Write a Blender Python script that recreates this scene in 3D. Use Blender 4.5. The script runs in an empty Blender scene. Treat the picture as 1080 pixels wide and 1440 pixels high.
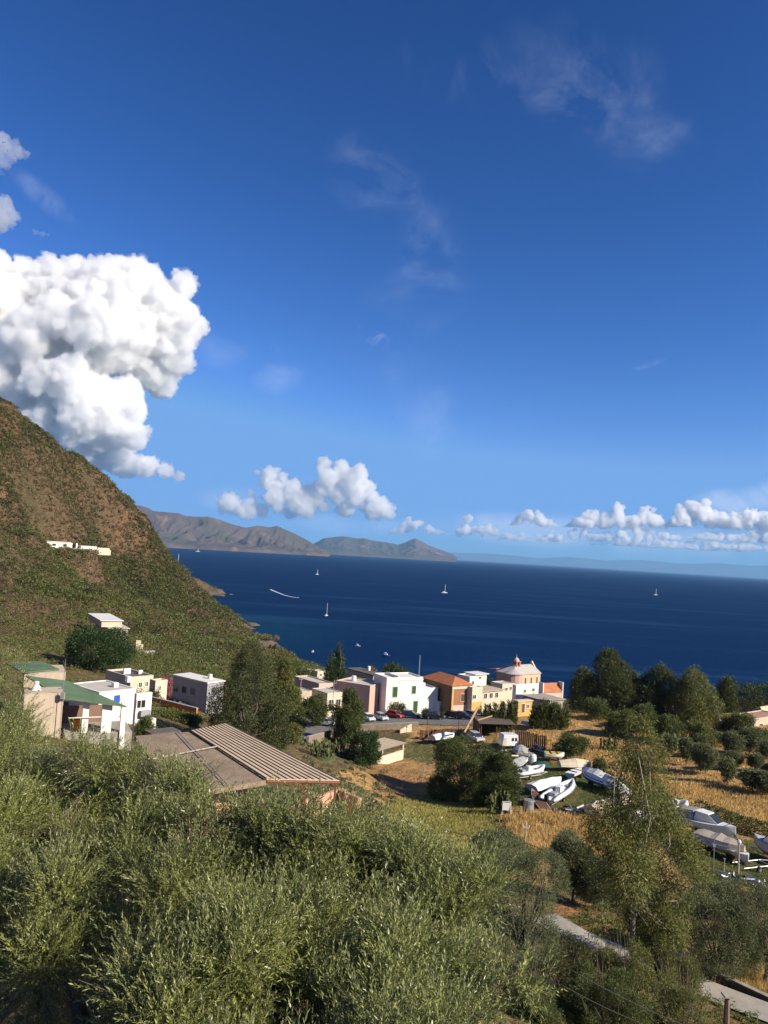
import bpy, math, random
import numpy as np
from mathutils import Vector, Matrix
R_ = math.radians
scene = bpy.context.scene
COL = scene.collection
rnd = random.Random(7)

# ------------------------------------------------------------------ camera
F_PX, CX, CY = 1082.0, 540.0, 720.0
CAM = np.array([0.0, 0.0, 65.0])
PITCH, ROLL = R_(3.12), R_(3.5)
fwd = np.array([0, math.cos(PITCH), math.sin(PITCH)])
up0 = np.array([0, -math.sin(PITCH), math.cos(PITCH)])
rt0 = np.array([1.0, 0, 0])
RT = math.cos(ROLL) * rt0 + math.sin(ROLL) * up0
UP = -math.sin(ROLL) * rt0 + math.cos(ROLL) * up0

def ray(px, py):
    return RT * (px - CX) / F_PX - UP * (py - CY) / F_PX + fwd

def P(px, py, Y):
    """world point seen at pixel (px, py) at forward distance Y"""
    d = ray(px, py)
    return CAM + d * (Y / d[1])

def proj(p):
    q = np.asarray(p, float) - CAM
    w = q @ fwd
    return CX + F_PX * (q @ RT) / w, CY - F_PX * (q @ UP) / w

cam_data = bpy.data.cameras.new('camera')
cam_data.sensor_fit = 'VERTICAL'
cam_data.sensor_height = 36.0
cam_data.lens = 36.0 * F_PX / 1440.0
cam_data.clip_start = 0.1
cam_data.clip_end = 400000
cam = bpy.data.objects.new('camera', cam_data)
COL.objects.link(cam)
m = Matrix(((RT[0], UP[0], -fwd[0], CAM[0]), (RT[1], UP[1], -fwd[1], CAM[1]), (RT[2], UP[2], -fwd[2], CAM[2]), (0, 0, 0, 1)))
cam.matrix_world = m
scene.camera = cam

# ------------------------------------------------------------------ mesh helpers
def mesh_np(name, V, quads=None, tris=None, mat=None, parent=None, smooth=False, loc=None):
    V = np.asarray(V, np.float32)
    me = bpy.data.meshes.new(name)
    nq = 0 if quads is None else len(quads)
    nt = 0 if tris is None else len(tris)
    loops = []
    if nq: loops.append(np.asarray(quads, np.int32).ravel())
    if nt: loops.append(np.asarray(tris, np.int32).ravel())
    lv = np.concatenate(loops)
    me.vertices.add(len(V)); me.vertices.foreach_set('co', V.ravel())
    me.loops.add(len(lv)); me.loops.foreach_set('vertex_index', lv)
    me.polygons.add(nq + nt)
    st = np.concatenate([np.arange(nq) * 4, nq * 4 + np.arange(nt) * 3]).astype(np.int32)
    me.polygons.foreach_set('loop_start', st)
    if smooth:
        me.polygons.foreach_set('use_smooth', np.ones(nq + nt, bool))
    me.update(calc_edges=True)
    return link_mesh(name, me, mat, parent, loc)

def link_mesh(name, me, mat=None, parent=None, loc=None):
    o = bpy.data.objects.new(name, me)
    COL.objects.link(o)
    if mat is not None: me.materials.append(mat)
    if parent is not None: o.parent = parent
    if loc is not None: o.location = loc
    return o

class MB:
    """collects simple solids and links them as ONE mesh"""
    def __init__(s): s.v = []; s.f = []
    def add(s, vs, fs):
        n = len(s.v); s.v += [tuple(map(float, v)) for v in vs]; s.f += [tuple(i + n for i in f) for f in fs]; return s
    def box(s, x0, x1, y0, y1, z0, z1, rz=0, c=None):
        vs = [(x, y, z) for z in (z0, z1) for x, y in ((x0, y0), (x1, y0), (x1, y1), (x0, y1))]
        if rz:
            cx, cy = c or ((x0 + x1) / 2, (y0 + y1) / 2); ca, sa = math.cos(rz), math.sin(rz)
            vs = [(cx + (x - cx) * ca - (y - cy) * sa, cy + (x - cx) * sa + (y - cy) * ca, z) for x, y, z in vs]
        return s.add(vs, [(3, 2, 1, 0), (4, 5, 6, 7), (0, 1, 5, 4), (1, 2, 6, 5), (2, 3, 7, 6), (3, 0, 4, 7)])
    def prism(s, poly, z0, z1):
        n = len(poly)
        vs = [(p[0], p[1], z0) for p in poly] + [(p[0], p[1], z1) for p in poly]
        fs = [tuple(range(n - 1, -1, -1)), tuple(range(n, 2 * n))] + [(i, (i + 1) % n, n + (i + 1) % n, n + i) for i in range(n)]
        return s.add(vs, fs)
    def slab(s, c4, t):
        """four corners of the top face (ccw from above), thickness t downward"""
        top = [tuple(c) for c in c4]; bot = [(c[0], c[1], c[2] - t) for c in c4]
        return s.add(bot + top, [(3, 2, 1, 0), (4, 5, 6, 7), (0, 1, 5, 4), (1, 2, 6, 5), (2, 3, 7, 6), (3, 0, 4, 7)])
    def tube(s, pts, rads, n=6, cap=True):
        pts = [Vector(p) for p in pts]
        if not hasattr(rads, '__len__'): rads = [rads] * len(pts)
        rings = []
        for i, p in enumerate(pts):
            t = (pts[min(i + 1, len(pts) - 1)] - pts[max(i - 1, 0)]).normalized()
            a = Vector((0, 0, 1)) if abs(t.z) < .9 else Vector((1, 0, 0))
            u = t.cross(a).normalized(); w = t.cross(u)
            rings.append([p + (u * math.cos(2 * math.pi * k / n) + w * math.sin(2 * math.pi * k / n)) * rads[i] for k in range(n)])
        vs = [v for r in rings for v in r]
        fs = [(i * n + k, i * n + (k + 1) % n, (i + 1) * n + (k + 1) % n, (i + 1) * n + k) for i in range(len(pts) - 1) for k in range(n)]
        if cap: fs += [tuple(range(n - 1, -1, -1)), tuple((len(pts) - 1) * n + k for k in range(n))]
        return s.add(vs, fs)
    def cyl(s, x, y, z0, z1, r0, r1=None, n=10):
        return s.tube([(x, y, z0), (x, y, z1)], [r0, r0 if r1 is None else r1], n)
    def lathe(s, prof, n=12, c=(0, 0)):
        vs = []; fs = []
        for r, z in prof: vs += [(c[0] + r * math.cos(2 * math.pi * k / n), c[1] + r * math.sin(2 * math.pi * k / n), z) for k in range(n)]
        for i in range(len(prof) - 1): fs += [(i * n + k, i * n + (k + 1) % n, (i + 1) * n + (k + 1) % n, (i + 1) * n + k) for k in range(n)]
        return s.add(vs, fs)
    def loft(s, secs, cap=True, closed=True):
        """sections: lists of equally many points"""
        n = len(secs[0]); vs = [p for q in secs for p in q]; m_ = n if closed else n - 1
        fs = [(i * n + k, i * n + (k + 1) % n, (i + 1) * n + (k + 1) % n, (i + 1) * n + k) for i in range(len(secs) - 1) for k in range(m_)]
        if cap and closed: fs += [tuple(range(n - 1, -1, -1)), tuple((len(secs) - 1) * n + k for k in range(n))]
        return s.add(vs, fs)
    def build(s, name, mat, parent=None, smooth=False, loc=None, bevel=0):
        me = bpy.data.meshes.new(name); me.from_pydata(s.v, [], s.f); me.update()
        if smooth:
            for p in me.polygons: p.use_smooth = True
        o = link_mesh(name, me, mat, parent, loc)
        if bevel:
            b = o.modifiers.new('bevel', 'BEVEL'); b.width = bevel; b.segments = 1; b.limit_method = 'ANGLE'
        return o

def tag(o, label=None, cat=None, group=None, kind=None):
    if label: o['label'] = label
    if cat: o['category'] = cat
    if group: o['group'] = group
    if kind: o['kind'] = kind
    return o

def thing(name, label, cat, loc=(0, 0, 0), rz=0, group=None):
    o = bpy.data.objects.new(name, None); COL.objects.link(o)
    o.empty_display_size = .5
    o.location = loc; o.rotation_euler = (0, 0, rz)
    return tag(o, label, cat, group)

def copy_thing(root, loc, rz=0, scale=None, label=None, group=None):
    r = root.copy(); COL.objects.link(r); r.location = loc; r.rotation_euler = (0, 0, rz)
    if scale is not None: r.scale = (scale,) * 3 if not hasattr(scale, '__len__') else scale
    if label: r['label'] = label
    if group: r['group'] = group
    for ch in list(root.children):
        c = ch.copy(); COL.objects.link(c); c.parent = r
        for g in list(ch.children):
            d = g.copy(); COL.objects.link(d); d.parent = c
    return r

# ------------------------------------------------------------------ material helpers
class NT:
    def __init__(s, tree): s.t = tree; s.n = tree.nodes; s.l = tree.links
    def node(s, typ, **kw):
        n = s.n.new(typ)
        for k, v in kw.items():
            if k == 'i':
                for kk, vv in v.items():
                    if hasattr(vv, 'is_output'): s.l.new(vv, n.inputs[kk])
                    else: n.inputs[kk].default_value = vv
            else: setattr(n, k, v)
        return n
    def math(s, op, a, b=0.0, clamp=False):
        n = s.n.new('ShaderNodeMath'); n.operation = op; n.use_clamp = clamp
        for i, v in enumerate((a, b)):
            if hasattr(v, 'is_output'): s.l.new(v, n.inputs[i])
            else: n.inputs[i].default_value = v
        return n.outputs[0]
    def mix(s, fac, a, b, mode='MIX'):
        n = s.n.new('ShaderNodeMixRGB'); n.blend_type = mode
        for i, v in enumerate((fac, a, b)):
            if hasattr(v, 'is_output'): s.l.new(v, n.inputs[i])
            else: n.inputs[i].default_value = v if i == 0 else (tuple(v) + (1,))[:4]
        return n.outputs[0]
    def noise(s, vec, scale, detail=4, rough=.55, dist=0.0):
        n = s.node('ShaderNodeTexNoise', i={'Scale': scale, 'Detail': detail, 'Roughness': rough, 'Distortion': dist})
        if vec is not None: s.l.new(vec, n.inputs['Vector'])
        return n.outputs['Fac']
    def ramp(s, fac, stops, interp='LINEAR'):
        n = s.n.new('ShaderNodeValToRGB'); n.color_ramp.interpolation = interp
        e = n.color_ramp.elements
        while len(e) < len(stops): e.new(.5)
        for k, (p, c) in enumerate(stops):
            e[k].position = p; e[k].color = (c, c, c, 1) if not hasattr(c, '__len__') else (tuple(c) + (1,))[:4]
        s.l.new(fac, n.inputs[0]); return n.outputs[0]

MATS = {}
def new_mat(name):
    mt = bpy.data.materials.new(name); mt.use_nodes = True; mt.node_tree.nodes.clear()
    nt = NT(mt.node_tree)
    out = nt.node('ShaderNodeOutputMaterial')
    return mt, nt, out

def mat(name, color, rough=.8, scale=1.5, var=.35, spec=.3, bump=.0, bscale=8, metal=0.0, streak=None, dark=None, coat=0):
    """weathered paint / plaster / cloth: two noises vary the colour, optional bump"""
    if name in MATS: return MATS[name]
    mt, nt, out = new_mat(name)
    co = nt.node('ShaderNodeTexCoord').outputs['Object']
    a = nt.noise(co, scale, 6, .6); b = nt.noise(co, scale * 7, 3, .6)
    fac = nt.math('ADD', nt.math('MULTIPLY', a, .65), nt.math('MULTIPLY', b, .35))
    fac = nt.ramp(fac, [(.3, 0), (.7, 1)])
    dk = dark or tuple(c * (1 - var) for c in color)
    c = nt.mix(fac, dk, color)
    if streak:
        mp = nt.node('ShaderNodeMapping', i={'Vector': co, 'Scale': (3.0, 3.0, .25)})
        st = nt.ramp(nt.noise(mp.outputs[0], 1.2, 5, .6), [(.48, 0), (.72, 1)])
        c = nt.mix(nt.math('MULTIPLY', st, .55), c, streak)
    b_ = nt.node('ShaderNodeBsdfPrincipled', i={'Base Color': c, 'Roughness': rough, 'Metallic': metal, 'Specular IOR Level': spec, 'Coat Weight': coat})
    if bump:
        bn = nt.node('ShaderNodeBump', i={'Strength': bump, 'Distance': .05, 'Height': nt.noise(co, bscale, 4, .6)})
        nt.l.new(bn.outputs[0], b_.inputs['Normal'])
    nt.l.new(b_.outputs[0], out.inputs['Surface'])
    MATS[name] = mt; return mt

def leaf_mat(name, c1, c2, back=None, trans=.25, rough=.55, scale=.8, spec=.25, warm=None):
    """foliage: hue varies between clumps (noise) and from leaf to leaf (random per island)"""
    if name in MATS: return MATS[name]
    mt, nt, out = new_mat(name)
    co = nt.node('ShaderNodeTexCoord').outputs['Object']
    g = nt.node('ShaderNodeNewGeometry')
    f = nt.math('ADD', nt.math('MULTIPLY', nt.noise(co, scale, 3), .9), nt.math('MULTIPLY', g.outputs['Random Per Island'], .5))
    f = nt.ramp(f, [(.38, 0), (.95, 1)])
    c = nt.mix(f, c1, c2)
    if warm:
        w = nt.ramp(nt.noise(co, scale * .6, 2), [(.52, 0), (.68, 1)])
        c = nt.mix(nt.math('MULTIPLY', w, .7), c, warm)
    if back:
        c = nt.mix(g.outputs['Backfacing'], c, back)
    d = nt.node('ShaderNodeBsdfPrincipled', i={'Base Color': c, 'Roughness': rough, 'Specular IOR Level': spec})
    t = nt.node('ShaderNodeBsdfTranslucent', i={'Color': nt.mix(.5, c, (.30, .36, .06))})
    mx = nt.node('ShaderNodeMixShader', i={0: trans, 1: d.outputs[0], 2: t.outputs[0]})
    nt.l.new(mx.outputs[0], out.inputs['Surface'])
    MATS[name] = mt; return mt

# ------------------------------------------------------------------ world, sun
SUN_EL, SUN_AZ = R_(31), R_(116)          # azimuth clockwise from +Y (the view direction): right and a little behind the camera
world = bpy.data.worlds.new('World'); scene.world = world; world.use_nodes = True
wn = NT(world.node_tree); world.node_tree.nodes.clear()
wout = wn.node('ShaderNodeOutputWorld')
sky = wn.node('ShaderNodeTexSky', sky_type='NISHITA', sun_disc=False, sun_elevation=SUN_EL, sun_rotation=SUN_AZ,
              altitude=0, air_density=1.0, dust_density=.15, ozone_density=3.5)
WORLD_COLOR = sky.outputs[0]
bg = wn.node('ShaderNodeBackground', i={'Strength': .10})
wn.l.new(bg.outputs[0], wout.inputs[0])
sl = bpy.data.lights.new('sun', 'SUN'); sl.energy = 4.7; sl.angle = R_(.5); sl.color = (1.0, .90, .74)
sun = bpy.data.objects.new('sun', sl); COL.objects.link(sun)
sdir = Vector((math.cos(SUN_EL) * math.sin(SUN_AZ), math.cos(SUN_EL) * math.cos(SUN_AZ), math.sin(SUN_EL)))
sun.rotation_euler = sdir.to_track_quat('Z', 'Y').to_euler(); sun.location = (60, -40, 140)
vs = scene.view_settings
scene.display_settings.display_device = 'sRGB'
vs.view_transform = 'Standard'; vs.look = 'None'; vs.exposure = 0.72; vs.gamma = 1.0; vs.use_curve_mapping = False
cy = scene.cycles
cy.use_denoising = True
try: cy.denoiser = 'OPENIMAGEDENOISE'; cy.denoising_prefilter = 'ACCURATE'
except Exception: pass
cy.max_bounces = 16; cy.diffuse_bounces = 3; cy.glossy_bounces = 2; cy.transmission_bounces = 4; cy.volume_bounces = 16; cy.transparent_max_bounces = 24
cy.sample_clamp_indirect = 6
# ------------------------------------------------------------------ terrain: a smooth surface through surveyed points
def _noise2(x, y, seed=0, octaves=4, gain=.5):
    """value noise, numpy"""
    out = np.zeros_like(x, dtype=float); amp = 1.0; tot = 0
    for o in range(octaves):
        xi = np.floor(x); yi = np.floor(y); fx = x - xi; fy = y - yi
        fx = fx * fx * (3 - 2 * fx); fy = fy * fy * (3 - 2 * fy)
        def h(a, b):
            v = np.sin(a * 127.1 + b * 311.7 + (seed + o * 17) * 74.7) * 43758.5453
            return v - np.floor(v)
        out += amp * ((h(xi, yi) * (1 - fx) + h(xi + 1, yi) * fx) * (1 - fy) + (h(xi, yi + 1) * (1 - fx) + h(xi + 1, yi + 1) * fx) * fy)
        tot += amp; amp *= gain; x = x * 2.03 + 11.3; y = y * 2.03 + 5.7
    return out / tot

PIX = [  # (pixel x, pixel y, distance)
 (1080,1440,38),(800,1318,45),(920,1375,42),(720,1420,28),
 (230,1036,88),(200,1045,84),(150,1040,80),(290,1000,120),(400,1075,100),(470,1100,88),(480,1075,110),(560,1110,112),(600,1140,100),(650,1180,85),(560,1160,82),
 (545,1072,130),(610,1085,122),(500,1012,165),(570,1009,169),(640,1009,169),(420,1024,156),(700,1005,170),(560,1004,180),(640,1003,184),(460,1014,162),(530,1034,150),
 (680,1045,140),(640,1040,145),(740,1100,112),(780,1085,120),(800,1130,100),(740,1140,95),(860,1100,112),(740,1185,82),(830,1180,84),
 (800,1040,140),(850,1010,158),(1000,1180,82),(1070,1205,78),(1000,1110,108),(1050,1070,125),(1000,1030,155),(1060,1020,160),(950,1130,100),
 (1040,1230,72),(1020,1330,50),(850,1250,62),(900,1060,132),(870,1200,75),
 # hill
 (0,572,420),(60,620,450),(110,652,480),(165,690,520),(185,735,540),(230,787,580),(270,832,600),(300,858,620),(345,888,575),(372,897,545),
 (0,700,360),(60,700,400),(120,730,450),(0,800,300),(93,775,400),(160,800,460),(93,850,300),(155,895,235),(0,880,220),(60,905,190),(250,880,380),(300,895,380),(220,845,440),
 (340,920,370),(400,932,360),(430,948,310),(220,925,210),(150,945,150),(300,940,230),(60,935,140),
 (-120,480,400),(-160,620,340),(-200,760,260),(-150,880,160),
]
WORLD = [
 (0,0,58),(-15,0,59),(15,0,54),(0,10,55.5),(-10,10,56),(10,14,51),(0,-30,66),(-40,-30,70),(40,-30,58),
 (-9,46,49),(-3,44,48),(-18,50,49),(-29,74,46),(-38,60,49),(-80,60,54),(-120,100,62),(-90,140,50),(-80,0,72),
 (45,40,42),(80,80,38),(120,150,34),(150,110,36),(200,60,42),
 (-35,190,31),(5,200,26),(40,205,26),(80,205,28.5),(130,200,31),(20,250,21),(60,250,22),(110,245,25),(0,330,0),(60,320,-5),(120,320,-5),(200,300,-4),(-12,400,-5),(-45,470,-4),(-55,600,-9),(60,500,-15),
 (-95,620,-4),(-115,700,-6),(-150,800,-8),(-210,800,-6),(-300,800,20),(-420,800,120),(-430,600,150),(-330,700,50),(-480,400,220),(-350,380,185),
 (200,400,-10),(-280,640,60),(-238,485,116),(-228,520,92),(-214,548,78),(-190,590,62),(-170,650,30),
]
CP = np.array([P(*p) for p in PIX] + [np.array(w, float) for w in WORLD])
def _tps_fit(cp, lam=.6):
    S = 100.0
    X = cp[:, :2] / S; n = len(X)
    d = np.linalg.norm(X[:, None] - X[None], axis=2)
    K = np.where(d > 0, d * d * np.log(d + 1e-12), 0)
    A = np.zeros((n + 3, n + 3)); A[:n, :n] = K + lam * 1e-3 * np.eye(n)
    A[:n, n] = 1; A[:n, n + 1:] = X; A[n, :n] = 1; A[n + 1:, :n] = X.T
    return np.linalg.solve(A, np.concatenate([cp[:, 2], np.zeros(3)])), X, S
_W, _X, _S = _tps_fit(CP)
def G0(x, y):
    x = np.atleast_1d(np.asarray(x, float)); y = np.atleast_1d(np.asarray(y, float))
    out = np.empty(x.size); xf = x.ravel(); yf = y.ravel(); n = len(_X)
    for a in range(0, x.size, 60000):
        q = np.stack([xf[a:a + 60000], yf[a:a + 60000]], 1) / _S
        d2 = ((q[:, None] - _X[None]) ** 2).sum(2)
        out[a:a + 60000] = (np.where(d2 > 0, .5 * d2 * np.log(d2 + 1e-18), 0)) @ _W[:n] + _W[n] + q @ _W[n + 1:]
    return out.reshape(x.shape)
PADS = []
def sstep(a, b, x): t = np.clip((x - a) / (b - a), 0, 1); return t * t * (3 - 2 * t)
def G(x, y):
    x = np.atleast_1d(np.asarray(x, float)); y = np.atleast_1d(np.asarray(y, float))
    z = G0(x, y)
    far = sstep(190, 300, y) * sstep(0, 60, -x + 10)
    rid = 1 - np.abs(2 * _noise2(x / 70, y / 70, 5, 5) - 1)
    z = z + far * (rid - .85) * 16 + far * (_noise2(x / 16, y / 16, 9, 4) - .5) * 10 - far * np.abs(2 * _noise2(x / 30 + y / 90, y / 75, 15, 4) - 1) * 7 + far * 2
    z = z + far * sstep(25, 70, z) * (_noise2(x / 10, y / 10, 27, 3) - .5) * 7
    z = z + (_noise2(x / 9, y / 9, 3, 3) - .5) * .5
    for px_, py_, pz_, r_ in PADS:
        f = sstep(r_ * 2.0, r_, np.hypot(x - px_, y - py_)); z = z * (1 - f) + pz_ * f
    return np.maximum(z, -12)
def g1(x, y): return float(G(x, y)[0])
def hit(px, py, y0=8.0, y1=1200.0):
    """first ground point seen at the pixel"""
    d = ray(px, py); d = d / d[1]
    ys = np.geomspace(y0, y1, 500)
    pts = CAM + d * ys[:, None]
    below = np.nonzero(pts[:, 2] <= G(pts[:, 0], pts[:, 1]))[0]
    if not len(below): return CAM + d * y1
    k = below[0]; a, b = (ys[k - 1] if k else ys[0]), ys[k]
    for _ in range(25):
        c = .5 * (a + b); p = CAM + d * c
        if p[2] <= g1(p[0], p[1]): b = c
        else: a = c
    return CAM + d * b

VILLA = hit(76, 773); _g = (g1(VILLA[0] + 6, VILLA[1]) - g1(VILLA[0] - 6, VILLA[1]), g1(VILLA[0], VILLA[1] + 6) - g1(VILLA[0], VILLA[1] - 6))
VILLA_YAW = min(R_(48), max(0, math.atan2(-_g[0], _g[1])))
PADS.append((VILLA[0] + 4, VILLA[1] + 4, VILLA[2] - .3, 13.0))     # the terrace the villa was built on
def poly_world(pts, Y=None): return np.array([hit(*p)[:2] for p in pts])
def inside(poly, x, y):
    r = np.zeros(x.shape, bool); n = len(poly)
    for i in range(n):
        x1, y1 = poly[i]; x2, y2 = poly[(i + 1) % n]
        c = ((y1 > y) != (y2 > y)) & (x < (x2 - x1) * (y - y1) / (y2 - y1 + 1e-12) + x1)
        r ^= c
    return r

# land sheet: a fan that gets coarser with distance, centre 40 m behind the camera
ORG = np.array([0.0, -45.0])
th = np.radians(np.linspace(-82, 82, 800))
rr = np.concatenate([np.arange(2, 40, 2.0), np.geomspace(40, 1100, 440)])
TH, RR = np.meshgrid(th, rr)
GX = ORG[0] + RR * np.sin(TH); GY = ORG[1] + RR * np.cos(TH)
GZ = G(GX, GY)

DRY = (.50, .305, .13); GOLD = (.58, .375, .155); GREEN = (.150, .185, .040); MOSS = (.38, .33, .10); DIRT = (.36, .205, .095); SCRUB = (.17, .125, .062); ROCK = (.30, .17, .10); YARD = (.16, .15, .06); SHORE = (.16, .12, .095)
colr = np.zeros(GX.shape + (3,)); colr[:] = SCRUB
def paint(pts, c, soft=None, world=False, amt=1.0):
    pl = np.array(pts) if world else poly_world(pts)
    jx = GX + (_noise2(GX / 3, GY / 3, 21) - .5) * 5; jy = GY + (_noise2(GX / 3, GY / 3, 22) - .5) * 5
    msk = inside(pl, jx, jy)
    colr[msk] = colr[msk] * (1 - amt) + np.array(c) * amt
hillm = (sstep(150, 260, GY) * sstep(-20, 30, -GX))[..., None]
nz = _noise2(GX / 30, GY / 30, 31, 5)[..., None]
colr = colr * (1 - hillm) + hillm * (np.array((.105, .080, .046)) * (1 - sstep(.35, .65, nz)) + np.array((.140, .088, .056)) * sstep(.35, .65, nz))
rk = (sstep(.55, .68, _noise2(GX / 24 + GY / 200, GY / 70, 19, 4)) * sstep(40, 75, GZ))[..., None] * hillm
colr = colr * (1 - rk * .8) + rk * .8 * np.array((.22, .115, .072))
shore = (sstep(9, 2, GZ) * sstep(240, 280, GY))[..., None]
colr = colr * (1 - shore) + shore * np.array(SHORE)
paint([(470, 1090), (560, 1050), (600, 1010), (1100, 1000), (1110, 1240), (720, 1240), (520, 1180)], DRY)
paint([(555, 1120), (600, 1112), (665, 1120), (735, 1190), (745, 1225), (610, 1210), (500, 1170)], MOSS)
pm = (inside(poly_world([(500, 1105), (600, 1105), (670, 1115), (745, 1190), (745, 1230), (600, 1215), (500, 1170)]), GX, GY) * sstep(.52, .62, _noise2(GX / 6, GY / 6, 55, 4)))[..., None]
colr = colr * (1 - pm * .8) + pm * .8 * np.array((.17, .115, .055))
paint([(520, 1080), (560, 1074), (596, 1085), (610, 1112), (575, 1130), (530, 1120)], DIRT)
paint([(560, 1040), (640, 1040), (640, 1065), (600, 1075), (570, 1062)], YARD)
paint([(690, 1040), (790, 1070), (850, 1085), (900, 1110), (890, 1150), (760, 1140), (690, 1110)], YARD)
paint([(760, 1090), (800, 1086), (850, 1112), (880, 1150), (850, 1130), (800, 1105)], (.10, .135, .04))
paint([(700, 1150), (760, 1142), (880, 1160), (880, 1215), (790, 1220), (735, 1180)], GOLD)
paint([(930, 1075), (1090, 1080), (1090, 1180), (1020, 1160), (930, 1120)], GOLD, amt=.7)
paint([(900, 1170), (1090, 1180), (1090, 1240), (960, 1240)], YARD)
paint([(960, 1340), (1090, 1360), (1090, 1410), (1000, 1390)], GOLD, amt=.6)
paint([(760, 1270), (850, 1270), (850, 1330), (780, 1320)], (.38, .20, .09), amt=.7)

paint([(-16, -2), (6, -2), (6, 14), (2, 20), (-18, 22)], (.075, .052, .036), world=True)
idx = np.arange(GX.size).reshape(GX.shape)
quads = np.stack([idx[:-1, :-1], idx[:-1, 1:], idx[1:, 1:], idx[1:, :-1]], -1).reshape(-1, 4)

def ground_material():
    mt, nt, out = new_mat('earth and dry grass')
    co = nt.node('ShaderNodeTexCoord').outputs['Object']
    at = nt.node('ShaderNodeAttribute', attribute_name='cover')
    a = nt.noise(co, .35, 6, .65); b = nt.noise(co, 2.2, 5, .7)
    c = nt.mix(nt.ramp(a, [(.35, 0), (.65, 1)]), nt.mix(1.0, at.outputs['Color'], (.62, .66, .62), 'MULTIPLY'), nt.mix(1.0, at.outputs['Color'], (1.15, 1.08, 1.0), 'MULTIPLY'))
    c = nt.mix(nt.math('MULTIPLY', nt.ramp(b, [(.52, 0), (.68, 1)]), .38), c, (.11, .11, .04))
    c = nt.mix(nt.math('MULTIPLY', nt.ramp(nt.noise(co, .9, 4, .6), [(.56, 0), (.72, 1)]), .5), c, (.38, .25, .12))
    b_ = nt.node('ShaderNodeBsdfPrincipled', i={'Base Color': c, 'Roughness': .95, 'Specular IOR Level': .1})
    h = nt.math('ADD', nt.math('MULTIPLY', b, .5), nt.math('MULTIPLY', nt.noise(co, .18, 6, .7), 3.0))
    bn = nt.node('ShaderNodeBump', i={'Strength': .8, 'Distance': .8, 'Height': h})
    nt.l.new(bn.outputs[0], b_.inputs['Normal']); nt.l.new(b_.outputs[0], out.inputs['Surface'])
    return mt
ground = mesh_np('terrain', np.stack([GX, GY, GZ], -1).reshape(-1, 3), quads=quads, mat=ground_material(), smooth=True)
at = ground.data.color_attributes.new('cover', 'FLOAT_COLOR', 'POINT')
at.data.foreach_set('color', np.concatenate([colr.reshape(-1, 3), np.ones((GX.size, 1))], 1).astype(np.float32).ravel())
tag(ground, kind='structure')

# ------------------------------------------------------------------ sea
def sea_material():
    mt, nt, out = new_mat('sea water')
    co = nt.node('ShaderNodeTexCoord').outputs['Object']
    mp = nt.node('ShaderNodeMapping', i={'Vector': co, 'Scale': (1.0, 2.2, 1.0), 'Rotation': (0, 0, .35)}).outputs[0]
    w1 = nt.noise(mp, .12, 5, .6, .3); w2 = nt.noise(mp, .012, 4, .55)
    mp2 = nt.node('ShaderNodeMapping', i={'Vector': co, 'Scale': (.0022, .014, 1.0), 'Rotation': (0, 0, .12)}).outputs[0]
    st = nt.ramp(nt.noise(mp2, 1.0, 6, .65, .6), [(.52, 0), (.70, 1)])
    # shallow water over rock by the point
    sub = nt.node('ShaderNodeVectorMath', operation='SUBTRACT', i={0: co, 1: (-105.0, 600.0, 0.0)})
    sc = nt.node('ShaderNodeVectorMath', operation='MULTIPLY', i={0: sub.outputs[0], 1: (1 / 100., 1 / 210., 0)})
    ln = nt.node('ShaderNodeVectorMath', operation='LENGTH', i={0: sc.outputs[0]})
    sh = nt.ramp(nt.math('ADD', ln.outputs['Value'], nt.math('MULTIPLY', nt.math('SUBTRACT', w2, .5), .8)), [(.15, 1), (1.0, 0)])
    c = nt.mix(sh, (.0020, .0165, .060), (.0028, .032, .066))
    c = nt.mix(nt.math('MULTIPLY', st, .75), c, (.016, .050, .118))
    d = nt.node('ShaderNodeBsdfDiffuse', i={'Color': c})
    gl = nt.node('ShaderNodeBsdfGlossy', i={'Color': (.5, .75, 1, 1), 'Roughness': .28})
    bn = nt.node('ShaderNodeBump', i={'Strength': 1.0, 'Distance': 1.6, 'Height': w1})
    nt.l.new(bn.outputs[0], gl.inputs['Normal']); nt.l.new(bn.outputs[0], d.inputs['Normal'])
    mx = nt.node('ShaderNodeMixShader', i={0: .055, 1: d.outputs[0], 2: gl.outputs[0]})
    nt.l.new(mx.outputs[0], out.inputs['Surface'])
    return mt
SEA_R = 46000
xs = np.concatenate([-np.geomspace(SEA_R, 50, 30), [0], np.geomspace(50, SEA_R, 30)])
ys_ = np.concatenate([[-3000, -500], np.geomspace(60, SEA_R, 50)])
sx, sy = np.meshgrid(xs, ys_)
i2 = np.arange(sx.size).reshape(sx.shape)
sea = mesh_np('sea', np.stack([sx, sy, np.zeros_like(sx)], -1).reshape(-1, 3), quads=np.stack([i2[:-1, :-1], i2[:-1, 1:], i2[1:, 1:], i2[1:, :-1]], -1).reshape(-1, 4), mat=sea_material())
tag(sea, kind='structure')

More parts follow.
